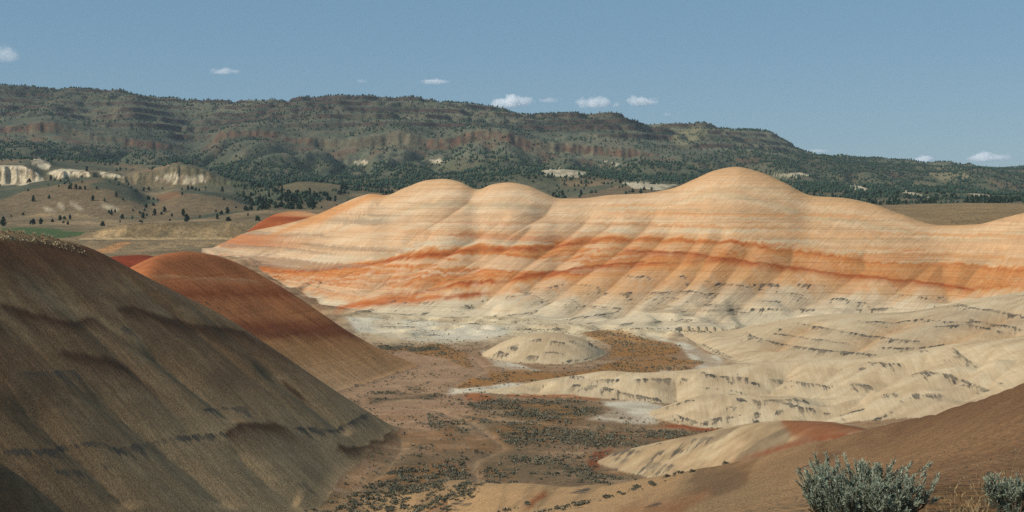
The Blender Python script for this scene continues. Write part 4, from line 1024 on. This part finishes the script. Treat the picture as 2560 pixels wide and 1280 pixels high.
def tris_cloud(pts, size, rng, up=0.0):
    """one small leaf-clump triangle at each point"""
    n = len(pts)
    a = rng.normal(size=(n, 3)); b = rng.normal(size=(n, 3)); a[:, 2] += up
    a /= np.linalg.norm(a, axis=1)[:, None]; b -= (a * b).sum(1)[:, None] * a; b /= np.linalg.norm(b, axis=1)[:, None]
    sz = (size * (0.6 + .8 * rng.random(n)))[:, None]
    V_ = np.stack([pts - a * sz * .5 - b * sz * .5, pts - a * sz * .5 + b * sz * .5, pts + a * sz * .7], 1)
    return V_.reshape(-1, 3), np.arange(3 * n).reshape(-1, 3)
def tube(P, R, k=5):
    P = np.asarray(P, float); Vv = []; Ff = []
    for i, (p, r) in enumerate(zip(P, R)):
        d_ = P[min(i + 1, len(P) - 1)] - P[max(i - 1, 0)]; d_ /= np.linalg.norm(d_) + 1e-9
        x_ = np.cross(d_, [0.3, .9, .2]); x_ /= np.linalg.norm(x_); y_ = np.cross(d_, x_)
        for q in range(k):
            an = 2 * math.pi * q / k
            Vv.append(p + r * (x_ * math.cos(an) + y_ * math.sin(an)))
    for i in range(len(P) - 1):
        for q in range(k):
            a = i * k + q; b = i * k + (q + 1) % k
            Ff.append((a, b, b + k, a + k))
    return Vv, Ff
def join(parts):
    Vv = []; Ff = []; o = 0
    for v_, f_ in parts:
        Vv.append(np.asarray(v_)); Ff.append(np.asarray(f_) + o); o += len(v_)
    return np.concatenate(Vv), np.concatenate(Ff)

# ------------------------------------------------------------------ junipers
def juniper_meshes(seed, h_=6.0, wd=2.3, slim=1.0):
    rg = np.random.default_rng(seed)
    parts = [tube([(0, 0, -.4), (.05, .03, .8), (-.05, .08, 1.9), (.02, 0, 3.6)], [.28, .22, .16, .05])]
    for q in range(5):
        an = rg.random() * 6.28; z0 = 1.0 + q * .5
        parts.append(tube([(0, 0, z0), (math.cos(an) * .7, math.sin(an) * .7, z0 + .5), (math.cos(an) * 1.3, math.sin(an) * 1.3, z0 + 1.2)], [.1, .06, .02], 4))
    tr = join(parts)
    clumps = []
    for q in range(26):
        f_ = rg.random(); z_ = .7 + f_ * (h_ - 1.0)
        rr = wd * (1 - .78 * f_ ** 1.25) * math.sqrt(rg.random()) * slim; an = rg.random() * 6.28
        clumps.append((math.cos(an) * rr, math.sin(an) * rr, z_, .55 + .4 * rg.random()))
    pts = []; tn = []
    for cx, cy, cz, cr_ in clumps:
        d_ = rg.normal(size=(22, 3)); d_ /= np.linalg.norm(d_, axis=1)[:, None]
        pts.append(np.array([cx, cy, cz]) + d_ * cr_ * (.5 + .5 * rg.random((22, 1))) * np.array([1, 1, .85]))
        tn.append(np.full(22, rg.random() * .8))
    pts = np.concatenate(pts); pts[:, 2] = np.maximum(pts[:, 2], .3)
    cv, cf = tris_cloud(pts, .75, rg)
    return tr, (cv, cf, np.repeat(np.concatenate(tn), 3))
VAR = [juniper_meshes(40 + q, [6.0, 5.0, 6.8, 4.2][q], [2.3, 2.4, 2.0, 2.2][q]) for q in range(4)]
TREE_MESH = []
for tr, (cv, cf, ct) in VAR:
    a = mesh_obj("trunk", tr[0], tr[1], mat_bark, tint=np.full(len(tr[0]), .4)); b = mesh_obj("crown", cv, cf, mat_juniper, tint=ct)
    TREE_MESH.append((a.data, b.data)); bpy.data.objects.remove(a); bpy.data.objects.remove(b)

# density of trees over the ground, per square metre
dens = np.zeros((NR, NC))
nd = fbm(X / 150, Y / 150, 1001, 4); nd2 = fbm(X / 50, Y / 50, 1003, 3)
inb = FOREST
pits = poly([(680, 470), (740, 456), (830, 457), (885, 468), (800, 484), (720, 482)], zm('low', 'mount', 'plain'), 3, 1010, 1)
for p_ in WC:
    pits = np.maximum(pits, poly(p_, zm('low', 'mount', 'plain'), 2, 1011, 1))
mtn = zm('mount'); lo_ = zm('low'); pl_ = zm('plain')
dens += np.where(mtn | lo_, inb * (1 / 95.) * sstep(.30, .48, nd2), 0)
gull = sstep(.40, .70, nd)
dens += np.where(mtn, (1 - inb) * (1 / 620.) * (.35 + 1.6 * gull) * sstep(.3, .5, nd2 + .1), 0)
dens += np.where(mtn & (Y > 3320), (1 / 420.) * sstep(.45, .62, nd2), 0)
dens += np.where(mtn & (Y > 4090), 1 / 260., 0)
dens += np.where(lo_, (1 - inb) * (1 / 3000.) * sstep(.46, .60, nd2) * (1 + 3.0 * sstep(.55, .65, nd)), 0)
dens += np.where(lo_ & (U > 900), (1 / 420.) * sstep(.42, .55, nd2), 0)
dens += np.where(pl_ & (Y > 1180) & (U < 1300), (1 / 4200.) * sstep(.45, .6, nd2), 0)
dens *= (1 - np.clip(pits, 0, 1)) * sstep(1.3, .8, SL)
dens *= (U > -60) & (U < 2620) & (Y < 4330)
cellA = np.zeros((NR, NC)); cellA[:-1, :-1] = np.diff(yy)[:, None] * (np.diff(t)[None, :] * yy[:-1, None])
lam = dens * cellA
lam *= np.where(VIS | (V < VENV + 6), 1.0, .05)
cnt = rng_.poisson(lam)
ri, ci = np.nonzero(cnt)
rep_ = cnt[ri, ci]; ri = np.repeat(ri, rep_); ci = np.repeat(ci, rep_)
ty = yy[ri] + rng_.random(len(ri)) * np.append(np.diff(yy), 1)[ri]
tx_ = (t[ci] + rng_.random(len(ci)) * np.append(np.diff(t), 1e-3)[ci]) * ty
def zat(x, y):
    fi = np.interp(y, yy, np.arange(NR)); fj = np.interp(x / y, t, np.arange(NC))
    return bil(Z, fi, fj)
tz = zat(tx_, ty)
ts = .68 + .62 * rng_.random(len(tx_)) ** 1.3
# trees one can point at along the field and on the low hills (photo column, row of foot, height in px)
HAND = [(8, 566, 26), (82, 562, 20), (102, 561, 16), (131, 555, 12), (150, 551, 14), (161, 549, 12), (175, 549, 13), (257, 565, 18), (170, 562, 10), (58, 538, 9), (288, 532, 10), (332, 528, 8), (365, 520, 12), (383, 515, 12), (355, 558, 8), (350, 555, 9), (430, 542, 10), (175, 473, 15), (190, 474, 14), (200, 473, 12), (212, 474, 11), (70, 478, 8), (147, 468, 7), (340, 480, 10), (360, 478, 11), (372, 476, 13), (470, 476, 13), (480, 474, 14), (455, 488, 9), (560, 500, 9), (620, 540, 9), (590, 520, 8), (500, 545, 8), (540, 530, 8), (300, 556, 7), (425, 552, 9), (120, 465, 7), (28, 542, 7)]
hx = []; 
for a, b, px_ in HAND:
    g = ground_at(a, b, 860)
    if g is None: continue
    hx.append((g[0], g[1], g[2], px_ * g[1] / F / 6.6))
hx = np.array(hx)
# which ones show largest
uu = 1280 + F * tx_ / ty; vv_ = V0 - F * tz / ty
env = bil(VENV, np.maximum(np.interp(ty, yy, np.arange(NR)) - 1, 0), np.interp(tx_ / ty, t, np.arange(NC)))
vis = (vv_ - 4 * F * ts / ty * .5 <= env) & (uu > 2) & (uu < 2558)
show = np.where(vis, ts / ty, 0)
order = np.argsort(-show)
nind = 300 - len(hx)
ind = order[:nind]; rest = order[nind:]
GROUPT = "junipers on the range behind the painted ridge"
def put_tree(x, y, z, s_, label, q):
    e = bpy.data.objects.new("juniper_tree", None); COL.objects.link(e)
    e.location = (x, y, z - .1); e.rotation_euler = (0, 0, q * 2.4); e.scale = (s_ * (.9 + .05 * (q % 5)), s_ * (.9 + .05 * (q % 5)), s_)
    e.empty_display_size = .5
    e["label"] = label; e["category"] = "tree"; e["group"] = GROUPT
    a, b = TREE_MESH[q % 4]
    for nm, me in (("trunk", a), ("crown", b)):
        o = bpy.data.objects.new(nm, me); COL.objects.link(o); o.parent = e
for q, (x, y, z, s_) in enumerate(hx):
    if q == 0: lb = "tall dark juniper standing alone beside the green field"
    elif y < 1250 and q < 8: lb = "dark juniper in the loose row along the far edge of the green field"
    else: lb = "dark green juniper dotted over the brown low hills behind the green field"
    put_tree(x, y, z, s_, lb, q)
for q, k in enumerate(ind):
    if ty[k] < 1480: lb = "small juniper scattered on the brown sagebrush plain"
    elif uu[k] > 1900: lb = "juniper among the trees beyond the right end of the painted ridge"
    elif uu[k] > 900: lb = "juniper among the trees behind the painted ridge's crest"
    else: lb = "juniper in the woodland covering the low hills below the white cliffs"
    lb = ("tall " if ts[k] > 1.1 else "middling " if ts[k] > .95 else "small ") + ("upright ", "broad ", "slim ", "stubby ")[(q + 3) % 4] + lb.replace("small ", "")
    put_tree(tx_[k], ty[k], tz[k], ts[k], lb, q + 3)
# the rest of the woodland as one mass: small uneven crowns
rest = rest[show[rest] >= 0]
K = 5
ring = np.array([(math.cos(a), math.sin(a)) for a in np.linspace(0, 2 * math.pi, K + 1)[:-1]])
n = len(rest); S_ = ts[rest]
hh_ = S_ * (4.2 + 2.2 * rng_.random(n)); ww_ = S_ * (1.7 + .8 * rng_.random(n))
base = np.stack([tx_[rest], ty[rest], tz[rest]], -1)
vs = np.zeros((n, 2 * K + 2, 3))
vs[:, 0] = base + np.stack([0 * S_, 0 * S_, hh_ * .04], -1)
for lv, (zf, rf) in enumerate(((.25, 1.0), (.62, .78))):
    for q in range(K):
        j_ = .55 + .75 * rng_.random(n)
        vs[:, 1 + lv * K + q] = base + np.stack([ring[q, 0] * ww_ * rf * j_, ring[q, 1] * ww_ * rf * j_, hh_ * (zf + .22 * (rng_.random(n) - .5))], -1)
vs[:, -1] = base + np.stack([.4 * ww_ * (rng_.random(n) - .5), .4 * ww_ * (rng_.random(n) - .5), hh_], -1)
fc = []
for q in range(K):
    r_ = (q + 1) % K
    fc += [(0, 1 + r_, 1 + q), (1 + q, 1 + r_, 1 + K + r_), (1 + q, 1 + K + r_, 1 + K + q), (1 + K + q, 1 + K + r_, 2 * K + 1)]
fc = np.array(fc)
F_ = (fc[None] + (np.arange(n) * (2 * K + 2))[:, None, None]).reshape(-1, 3)
wood = mesh_obj("juniper_woodland", vs.reshape(-1, 3), F_, mat_juniper, tint=np.repeat(rng_.random(n) * .9, 2 * K + 2))
wood["kind"] = "stuff"; wood["label"] = "dark juniper woodland spread over the mountain slopes"; wood["category"] = "woodland"
print("trees", len(ind) + len(hx), n)

# ------------------------------------------------------------------ sagebrush of the valley floor and plain
def shrub_mesh(seed, nt=150):
    rg = np.random.default_rng(seed)
    pts = []; tn = []
    for q in range(11):
        an = rg.random() * 6.28; rr = .5 * math.sqrt(rg.random()); c_ = np.array([math.cos(an) * rr, math.sin(an) * rr, .22 + .35 * rg.random() * (1 - rr)])
        d_ = rg.normal(size=(nt // 11, 3)); d_ /= np.linalg.norm(d_, axis=1)[:, None]
        pts.append(c_ + d_ * .2 * (.4 + .6 * rg.random((nt // 11, 1)))); tn.append(np.full(nt // 11, rg.random() * .8))
    pts = np.concatenate(pts); pts[:, 2] = np.maximum(pts[:, 2], .02)
    cv, cf = tris_cloud(pts, .17, rg, .8)
    return cv, cf, np.repeat(np.concatenate(tn), 3)
SH = []
for q in range(4):
    cv, cf, ct = shrub_mesh(70 + q)
    o = mesh_obj("sagebrush_shrub", cv, cf, mat_sage, tint=ct); SH.append(o.data); bpy.data.objects.remove(o)
sd = np.zeros((NR, NC))
flr = zm('floor') | (zm('near') & (Y > 120))
ns = fbm(X / 5, Y / 5, 1101, 3); ns2 = fbm(X / 16, Y / 16, 1103, 3)
sd += DV * 4.2 * sstep(.36, .56, ns)
sd += GM * 1.0 * sstep(.36, .56, ns)
sd += flr * .9 * sstep(300, 220, Y) * sstep(.44, .6, ns2) * sstep(.4, .6, ns) * (U < 1900)
sd += flr * .22 * sstep(.5, .66, ns2) * (U < 1900) * (Y < 400)
sd += flr * .05 * (U < 1500) * (Y < 470) * (Y > 170)
EDGE = np.zeros((NR, NC), np.float32)
for p_, w_ in (([(1500, 826), (1600, 822), (1700, 826), (1780, 832)], 3), ([(880, 970), (960, 952), (1040, 925)], 3), ([(1500, 905), (1530, 880), (1540, 895)], 6), ([(1150, 1005), (1300, 1002), (1450, 1005)], 4), ([(1420, 1060), (1600, 1080), (1800, 1092)], 5)):
    EDGE = np.maximum(EDGE, pline(p_, w_, zm('floor', 'B', 'D', 'M', 'E', 'Fh'), 3, 1110))
sd += EDGE * .5
sd *= (1 - .9 * WM) * (1 - np.clip(pits, 0, 1)) * (U > -60) & 1 if False else (1 - .9 * np.clip(WM, 0, 1))
sd += np.where(zm('plain') & (Y < 1100), .016 * sstep(.4, .6, fbm(X / 30, Y / 30, 1105, 3)), 0)
sd += np.where(zm('plain') & (U > 2050), .012, 0)
sd *= (U > -60) & (U < 2620) & VIS & (Y > 110)
cnt = rng_.poisson(sd * cellA); ri, ci = np.nonzero(cnt); rp = cnt[ri, ci]; ri = np.repeat(ri, rp); ci = np.repeat(ci, rp)
sy_ = yy[ri] + rng_.random(len(ri)) * np.append(np.diff(yy), 1)[ri]
sx_ = (t[ci] + rng_.random(len(ci)) * np.append(np.diff(t), 1e-3)[ci]) * sy_
sz_ = zat(sx_, sy_); ss_ = .22 + .46 * rng_.random(len(sx_)) ** 2.2
ss_ = np.where(sy_ > 700, ss_ * 1.6, ss_)
uu2 = 1280 + F * sx_ / sy_; vv2 = V0 - F * sz_ / sy_
ok = (uu2 > 2) & (uu2 < 2558) & (vv2 < 1278)
order = np.argsort(-np.where(ok, ss_ / sy_, 0)); ind = order[:300]; rest = order[300:]
for q, k in enumerate(ind):
    o = bpy.data.objects.new("sagebrush_shrub", SH[q % 4]); COL.objects.link(o)
    o.location = (sx_[k], sy_[k], sz_[k] - .03); o.rotation_euler = (0, 0, q * 1.7); o.scale = (ss_[k],) * 3
    o["category"] = "shrub"; o["group"] = "sagebrush on the valley floor"
    if uu2[k] < 960: lb = "grey green shrub on the flat against the toe of the shadowed hill"
    elif uu2[k] < 1190 and vv2[k] > 1150: lb = "grey green shrub in the stubbly brush beside the dry wash"
    elif uu2[k] < 1190 and vv2[k] > 1000: lb = "grey green shrub on the tan flat facing the shadowed hill's nose"
    elif uu2[k] < 1190: lb = "grey green shrub on the flat in front of the red hill"
    elif vv2[k] > 1120: lb = "grey green shrub in the brush patch below the low grey hill"
    elif vv2[k] > 1000: lb = "grey green shrub in the brush belt below the stained cream spur"
    else: lb = "grey green shrub on the orange grass around the isolated cream mound"
    o["label"] = ("large " if ss_[k] > .58 else "smaller ") + lb
n = len(rest); P = np.stack([sx_[rest], sy_[rest], sz_[rest]], -1); S_ = ss_[rest]
NT = 8
rep3 = np.repeat(np.arange(n), NT)
d_ = rng_.normal(size=(n * NT, 3)); d_ /= np.linalg.norm(d_, axis=1)[:, None]
off = d_ * np.array([.5, .5, .26]) * np.cbrt(rng_.random(n * NT))[:, None] + np.array([0, 0, .27])
cv, cf = tris_cloud(np.zeros((n * NT, 3)), .42, rng_, .7)
cv = cv.reshape(-1, 3, 3) * S_[rep3][:, None, None] + (P[rep3] + off * S_[rep3][:, None])[:, None, :]
o = mesh_obj("sagebrush_cover", cv.reshape(-1, 3), cf, mat_sage, tint=np.repeat(np.repeat(rng_.random(n) * .8, NT), 3))
o["kind"] = "stuff"; o["label"] = "low grey green sagebrush cover on the valley floor and plain"; o["category"] = "shrubs"
print("shrubs", n)

# ------------------------------------------------------------------ sagebrush right in front of us
def sagebrush(seed, height, spread, nbr, nsh, nleaf):
    rg = np.random.default_rng(seed)
    stems = []; lv = []; ln = []
    for b_ in range(nbr):
        an = 2 * math.pi * (b_ + rg.random()) / nbr; out = spread * (.25 + .75 * rg.random())
        hz = height * (.62 + .25 * rg.random()) * (1 - .38 * (out / spread) ** 2)
        p0 = np.array([0, 0, -.05]); p1 = np.array([math.cos(an) * out * .45, math.sin(an) * out * .45, hz * .35]); p2 = np.array([math.cos(an) * out * .85, math.sin(an) * out * .85, hz * .78])
        stems.append(tube([p0, p1, p2], [.016, .010, .005], 5))
        for q in range(nsh):
            f_ = .25 + .75 * rg.random()
            st_ = p1 + (p2 - p1) * f_ if rg.random() < .75 else p0 + (p1 - p0) * (.5 + .5 * f_)
            dr = np.array([math.cos(an) * .45 + rg.normal() * .42, math.sin(an) * .45 + rg.normal() * .42, 1.0 + .3 * rg.random()]); dr /= np.linalg.norm(dr)
            L = height * (.14 + .30 * rg.random() ** 2.0)
            en = st_ + dr * L
            stems.append(tube([st_, (st_ + en) / 2 + rg.normal(size=3) * .006, en], [.004, .003, .0015], 3))
            m_ = int(nleaf * (.6 + .6 * rg.random()))
            tt = .12 + .88 * np.sqrt(rg.random(m_))
            base_ = st_ + (en - st_) * tt[:, None] + rg.normal(size=(m_, 3)) * .005
            dd = dr + rg.normal(size=(m_, 3)) * .40; dd /= np.linalg.norm(dd, axis=1)[:, None]
            sd_ = np.cross(dd, rg.normal(size=(m_, 3))); sd_ /= np.linalg.norm(sd_, axis=1)[:, None]
            ll = (.016 + .022 * rg.random(m_))[:, None]; wl = (.0018 + .0018 * rg.random(m_))[:, None]
            quad = np.stack([base_ - sd_ * wl * .5, base_ + sd_ * wl * .5, base_ + dd * ll + sd_ * wl, base_ + dd * ll - sd_ * wl], 1)
            lv.append(quad.reshape(-1, 3)); ln.append(np.repeat(np.clip(.15 + .45 * tt + rg.normal(size=m_) * .14 + rg.normal() * .1, 0, .9), 4))
    LV = np.concatenate(lv); LF = np.arange(len(LV)).reshape(-1, 4)
    sv, sf = [], []
    sv4 = join(stems)
    return sv4, (LV, LF, np.concatenate(ln))
def put_bush(pu, y, seed, height, spread, nbr, nsh, nleaf, label):
    x = (pu - 1280) / F * y; z = float(zat(np.array([x]), np.array([y]))[0])
    e = bpy.data.objects.new("sagebrush", None); COL.objects.link(e); e.location = (x, y, z)
    e["label"] = label; e["category"] = "sagebrush"; e.empty_display_size = .2
    st_, (LV, LF, tn) = sagebrush(seed, height, spread, nbr, nsh, nleaf)
    mesh_obj("branches", st_[0], st_[1], mat_bark, e, tint=np.full(len(st_[0]), .35))
    mesh_obj("foliage", LV, LF, mat_sagen, e, tint=tn)
    print("bush", pu, x, y, z, "ground row", V0 - F * z / y, "tris", len(LF) * 2 + len(st_[1]) * 2)
put_bush(2150, 9.5, 5, .66, .52, 25, 24, 62, "big grey green sagebrush with upright leafy tips on the brown slope")
put_bush(2545, 9.2, 6, .42, .30, 14, 14, 55, "rounded dark sagebrush beside the dry grass")
put_bush(1900, 8.8, 7, .36, .22, 8, 6, 45, "low sagebrush with a few thin shoots showing below the big one")

# ------------------------------------------------------------------ dry grass
def blades(cx, cy, rad_, n_, hgt, rg, lean=.35, wid=.004):
    an = rg.random(n_) * 6.28; rr = rad_ * np.sqrt(rg.random(n_))
    x = cx + np.cos(an) * rr; y = cy + np.sin(an) * rr; z = zat(x, y) - .02
    hg = hgt * (.5 + .7 * rg.random(n_)); ln_ = rg.normal(size=(n_, 2)) * lean
    b0 = np.stack([x, y, z], -1); mid = b0 + np.stack([ln_[:, 0] * hg * .3, ln_[:, 1] * hg * .3, hg * .6], -1); tip = b0 + np.stack([ln_[:, 0] * hg, ln_[:, 1] * hg, hg], -1)
    wv_ = np.stack([np.full(n_, wid), rg.normal(size=n_) * wid * .6, 0 * hg], -1)
    Vv = np.stack([b0 - wv_, b0 + wv_, mid + wv_ * .7, mid - wv_ * .7, tip], 1)
    f1_ = np.array([(0, 1, 2), (0, 2, 3), (3, 2, 4)])
    return Vv.reshape(-1, 3), (f1_[None] + (np.arange(n_) * 5)[:, None, None]).reshape(-1, 3)
rg = np.random.default_rng(77)
parts = []
for pu, y, r_, n_, hg in ((2410, 9.4, .14, 130, .17), (2380, 9.8, .3, 80, .09), (2330, 10.2, .3, 70, .08), (2450, 10.2, .3, 80, .09), (2480, 11.0, .5, 110, .08), (2400, 11.2, .6, 110, .07), (2540, 12.0, .6, 130, .09), (2300, 9.4, .3, 70, .08), (2600, 10.5, .5, 110, .13), (2450, 8.6, .4, 140, .12), (2550, 14.0, .7, 120, .08)):
    parts.append(blades((pu - 1280) / F * y, y, r_, n_, hg, rg, .45, .0028))
gv, gf = join(parts)
o = mesh_obj("dry_grass", gv, gf, mat_straw, tint=np.repeat(rg.random(len(gv) // 5) * .9, 5))
o["kind"] = "stuff"; o["label"] = "straw coloured dry grass between the two sagebrushes"; o["category"] = "grass"
# one tall dry stalk by the frame edge
y = 9.8; x = (2530 - 1280) / F * y; z = float(zat(np.array([x]), np.array([y]))[0])
pts = [(x, y, z), (x - .01, y, z + .18), (x + .005, y, z + .34), (x + .04, y, z + .44), (x + .09, y, z + .50)]
sv_ = join([tube(pts, [.0022, .002, .0018, .0015, .001], 4), tube([pts[2], (x + .03, y, z + .40), (x + .035, y + .02, z + .47)], [.0013, .001, .0008], 4), tube([pts[3], (x + .05, y, z + .50), (x + .07, y - .02, z + .56)], [.0013, .001, .0008], 4)])
o = mesh_obj("grass_stalk", sv_[0], sv_[1], mat_straw, tint=np.full(len(sv_[0]), .45))
o["label"] = "single tall dry grass stalk rising behind the rounded sagebrush"; o["category"] = "grass stalk"
# pale bunchgrass along the crest of the shadowed hill
for q, (pu, pv, wpx) in enumerate([(4, 577, 14), (11, 581, 16), (22, 577, 18), (34, 579, 14), (46, 580, 16), (57, 582, 18), (72, 588, 10), (84, 586, 18), (97, 590, 10), (106, 588, 16), (122, 592, 16), (131, 593, 12), (145, 597, 12), (160, 597, 12), (168, 603, 10), (184, 610, 10), (196, 614, 9)]):
    g = ground_at(pu, pv + 3, 120)
    if g is None or g[1] > 400: continue
    rad_ = wpx * g[1] / F / 2 * .75
    v_, f_ = blades(g[0], g[1], rad_ * .55, 90, rad_ * 1.5, rg, .5, .018)
    v_ = v_ - g
    o = mesh_obj("grass_tuft", v_, f_, mat_tuft, tint=np.repeat(rg.random(90) * .9, 5))
    o.location = g
    o["label"] = "pale bunchgrass tuft on the lit crest of the shadowed hill"; o["category"] = "grass tuft"; o["group"] = "bunchgrass on the shadowed hill's crest"
crest_n = 260
pu = rg.random(crest_n) * 215; ok_v = []
for a in pu:
    g = ground_at(a, line([(0, 584), (100, 596), (170, 612), (215, 628)], np.array([a]))[0] + rg.random() * 14, 120)
    if g is not None and g[1] < 300: ok_v.append(g)
ok_v = np.array(ok_v)
cv, cf = tris_cloud(ok_v + np.array([0, 0, .08]), .24, rg, 1.5)
o = mesh_obj("crest_grass", cv, cf, mat_tuft, tint=np.repeat(rg.random(len(ok_v)) * .9, 3))
o["kind"] = "stuff"; o["label"] = "short dry grass along the crest of the shadowed hill"; o["category"] = "grass"

# ------------------------------------------------------------------ loose stones on the near slope
mat_stone = leaf_mat("clay_stone", (.10, .066, .042), (.24, .17, .11))
npb = 1500
pyb = 7 + 75 * rg.random(npb) ** 1.4; pxb = ((1500 + 1120 * rg.random(npb)) - 1280) / F * pyb
keep = pyb < np.interp(1280 + F * pxb / pyb, u, yh) - 1
pyb = pyb[keep]; pxb = pxb[keep]; npb = len(pyb); pzb = zat(pxb, pyb)
sb_ = (.007 + .018 * rg.random(npb) ** 3) * np.clip(pyb / 18, .7, 2.2)
octv = np.array([(1, 0, 0), (-1, 0, 0), (0, 1, 0), (0, -1, 0), (0, 0, .8), (0, 0, -.8)], float)
octf = np.array([(0, 2, 4), (2, 1, 4), (1, 3, 4), (3, 0, 4), (2, 0, 5), (1, 2, 5), (3, 1, 5), (0, 3, 5)])
pv_ = octv[None] * (sb_[:, None, None] * (.6 + .8 * rg.random((npb, 6, 1)))) + np.stack([pxb, pyb, pzb + sb_ * .25], -1)[:, None, :]
o = mesh_obj("pebbles", pv_.reshape(-1, 3), (octf[None] + (np.arange(npb) * 6)[:, None, None]).reshape(-1, 3), mat_stone, tint=np.repeat(rg.random(npb) * .8, 6))
o["kind"] = "stuff"; o["label"] = "small dark pebbles strewn over the brown clay slope"; o["category"] = "pebbles"
import bmesh
g = ground_at(2400, 1207, 5)
bm = bmesh.new(); bmesh.ops.create_icosphere(bm, subdivisions=2, radius=1.0)
for v_ in bm.verts: v_.co *= .75 + .5 * rg.random()
me = bpy.data.meshes.new("rock"); bm.to_mesh(me); bm.free(); me.materials.append(mat_stone)
o = bpy.data.objects.new("rock", me); COL.objects.link(o); o.location = (g[0], g[1], g[2] + .01 * g[1] / 20); o.scale = tuple(np.array([5.5, 4.5, 3.2]) * g[1] / F)
o["label"] = "small brown rock lying alone on the clay slope above the dry grass"; o["category"] = "rock"

# ------------------------------------------------------------------ clouds
def cloud_mat(name, dens_, seed):
    mt_ = bpy.data.materials.new(name); mt_.use_nodes = True; n = mt_.node_tree; n.nodes.clear()
    out = n.nodes.new("ShaderNodeOutputMaterial"); pv = n.nodes.new("ShaderNodeVolumePrincipled")
    pv.inputs['Color'].default_value = (.995, .995, .995, 1); pv.inputs['Anisotropy'].default_value = .2
    tc = n.nodes.new("ShaderNodeTexCoord")
    ln_ = n.nodes.new("ShaderNodeVectorMath"); ln_.operation = 'LENGTH'; n.links.new(tc.outputs['Object'], ln_.inputs[0])
    mp = n.nodes.new("ShaderNodeMapping"); mp.inputs['Scale'].default_value = (2.6, 1.2, 1.1); mp.inputs['Location'].default_value = (seed * 3.1, 0, seed)
    n.links.new(tc.outputs['Object'], mp.inputs['Vector'])
    tx = n.nodes.new("ShaderNodeTexNoise"); tx.inputs['Scale'].default_value = 1.0; tx.inputs['Detail'].default_value = 5; tx.inputs['Roughness'].default_value = .6
    n.links.new(mp.outputs[0], tx.inputs['Vector'])
    m1 = n.nodes.new("ShaderNodeMath"); m1.operation = 'MULTIPLY_ADD'; n.links.new(tx.outputs['Fac'], m1.inputs[0]); m1.inputs[1].default_value = 1.9; m1.inputs[2].default_value = -.25
    m2_ = n.nodes.new("ShaderNodeMath"); m2_.operation = 'SUBTRACT'; n.links.new(m1.outputs[0], m2_.inputs[0]); n.links.new(ln_.outputs['Value'], m2_.inputs[1])
    mr = n.nodes.new("ShaderNodeMapRange"); mr.inputs['From Min'].default_value = 0; mr.inputs['From Max'].default_value = .45; mr.inputs['To Max'].default_value = dens_
    n.links.new(m2_.outputs[0], mr.inputs['Value']); n.links.new(mr.outputs[0], pv.inputs['Density'])
    n.links.new(pv.outputs[0], out.inputs['Volume'])
    return mt_
import bmesh
def cloud(q, pu, pv, w_, h_, dens_, label, dist=17000):
    bm = bmesh.new(); bmesh.ops.create_icosphere(bm, subdivisions=3, radius=1.0)
    for v_ in bm.verts:
        c_ = v_.co
        if c_.z < -.25: c_.z = -.25 + (c_.z + .25) * .35
    me = bpy.data.meshes.new("cloud"); bm.to_mesh(me); bm.free()
    me.materials.append(cloud_mat("cloud_vapour", dens_, q + 1))
    o = bpy.data.objects.new("cloud", me); COL.objects.link(o)
    o.location = ((pu - 1280) / F * dist, dist, (V0 - pv) / F * dist)
    o.scale = (w_ / 2 / F * dist * 1.25, w_ / 2 / F * dist * .9, h_ / F * dist * .85)
    o["label"] = label; o["category"] = "cloud"; o["group"] = "small fair weather clouds"
CL = [(1275, 256, 125, 30, .022, "widest puffy white cloud with a domed top above the mountain's saddle"), (1490, 258, 105, 28, .018, "long soft white cloud above the mountain's notched crest"), (1603, 254, 82, 26, .022, "compact peaked white cloud beside the long soft one"),
      (2465, 394, 112, 22, .024, "smooth lens shaped cloud over the low end of the mountain"), (2306, 400, 64, 18, .03, "small white cloud half hidden by the mountain's low skyline"), (1088, 205, 76, 11, .02, "thin flat cloud streak above the mountain's flat top"), (562, 179, 82, 15, .012, "thin wispy cloud high over the forested mountain shoulder"),
      (8, 136, 100, 44, .005, "faint ragged cloud high above the white cliffs"), (1372, 251, 62, 12, .008, "faint thin wisp between the widest and the long soft cloud"), (1668, 287, 26, 8, .02, "tiny cloud scrap beside the compact peaked cloud"), (903, 202, 34, 10, .006, "barely visible wisp beside the thin flat cloud streak"), (2042, 378, 66, 9, .015, "low thin cloud just over the mountain's falling slope")]
for q, c_ in enumerate(CL):
    cloud(q, *c_)

# ------------------------------------------------------------------ haze
zmin = float(Z.min()) - 1.5; zmax = float(Z.max()) + 12
hw = float(np.abs(X).max()) + 40; y0_, y1_ = -60.0, float(yy[-1]) + 60
vv3 = [(-hw, y0_, zmin), (hw, y0_, zmin), (hw, y1_, zmin), (-hw, y1_, zmin), (-hw, y0_, zmax), (hw, y0_, zmax), (hw, y1_, zmax), (-hw, y1_, zmax)]
hm_ = bpy.data.materials.new("thin_haze"); hm_.use_nodes = True; n = hm_.node_tree; n.nodes.clear()
out = n.nodes.new("ShaderNodeOutputMaterial"); pv = n.nodes.new("ShaderNodeVolumePrincipled")
pv.inputs['Color'].default_value = (.72, .86, 1.0, 1); pv.inputs['Density'].default_value = HAZE; pv.inputs['Anisotropy'].default_value = .0
n.links.new(pv.outputs[0], out.inputs['Volume'])
hz = mesh_obj("haze", vv3, [(0, 3, 2, 1), (4, 5, 6, 7), (0, 1, 5, 4), (1, 2, 6, 5), (2, 3, 7, 6), (3, 0, 4, 7)], hm_)
hz["kind"] = "stuff"; hz["label"] = "thin blue haze in front of the mountain"; hz["category"] = "haze"
print("TRIS", sum(sum(len(p.vertices) - 2 for p in m_.polygons) if len(m_.polygons) < 5000 else len(m_.loops) - 2 * len(m_.polygons) for m_ in bpy.data.meshes))
tick("all")
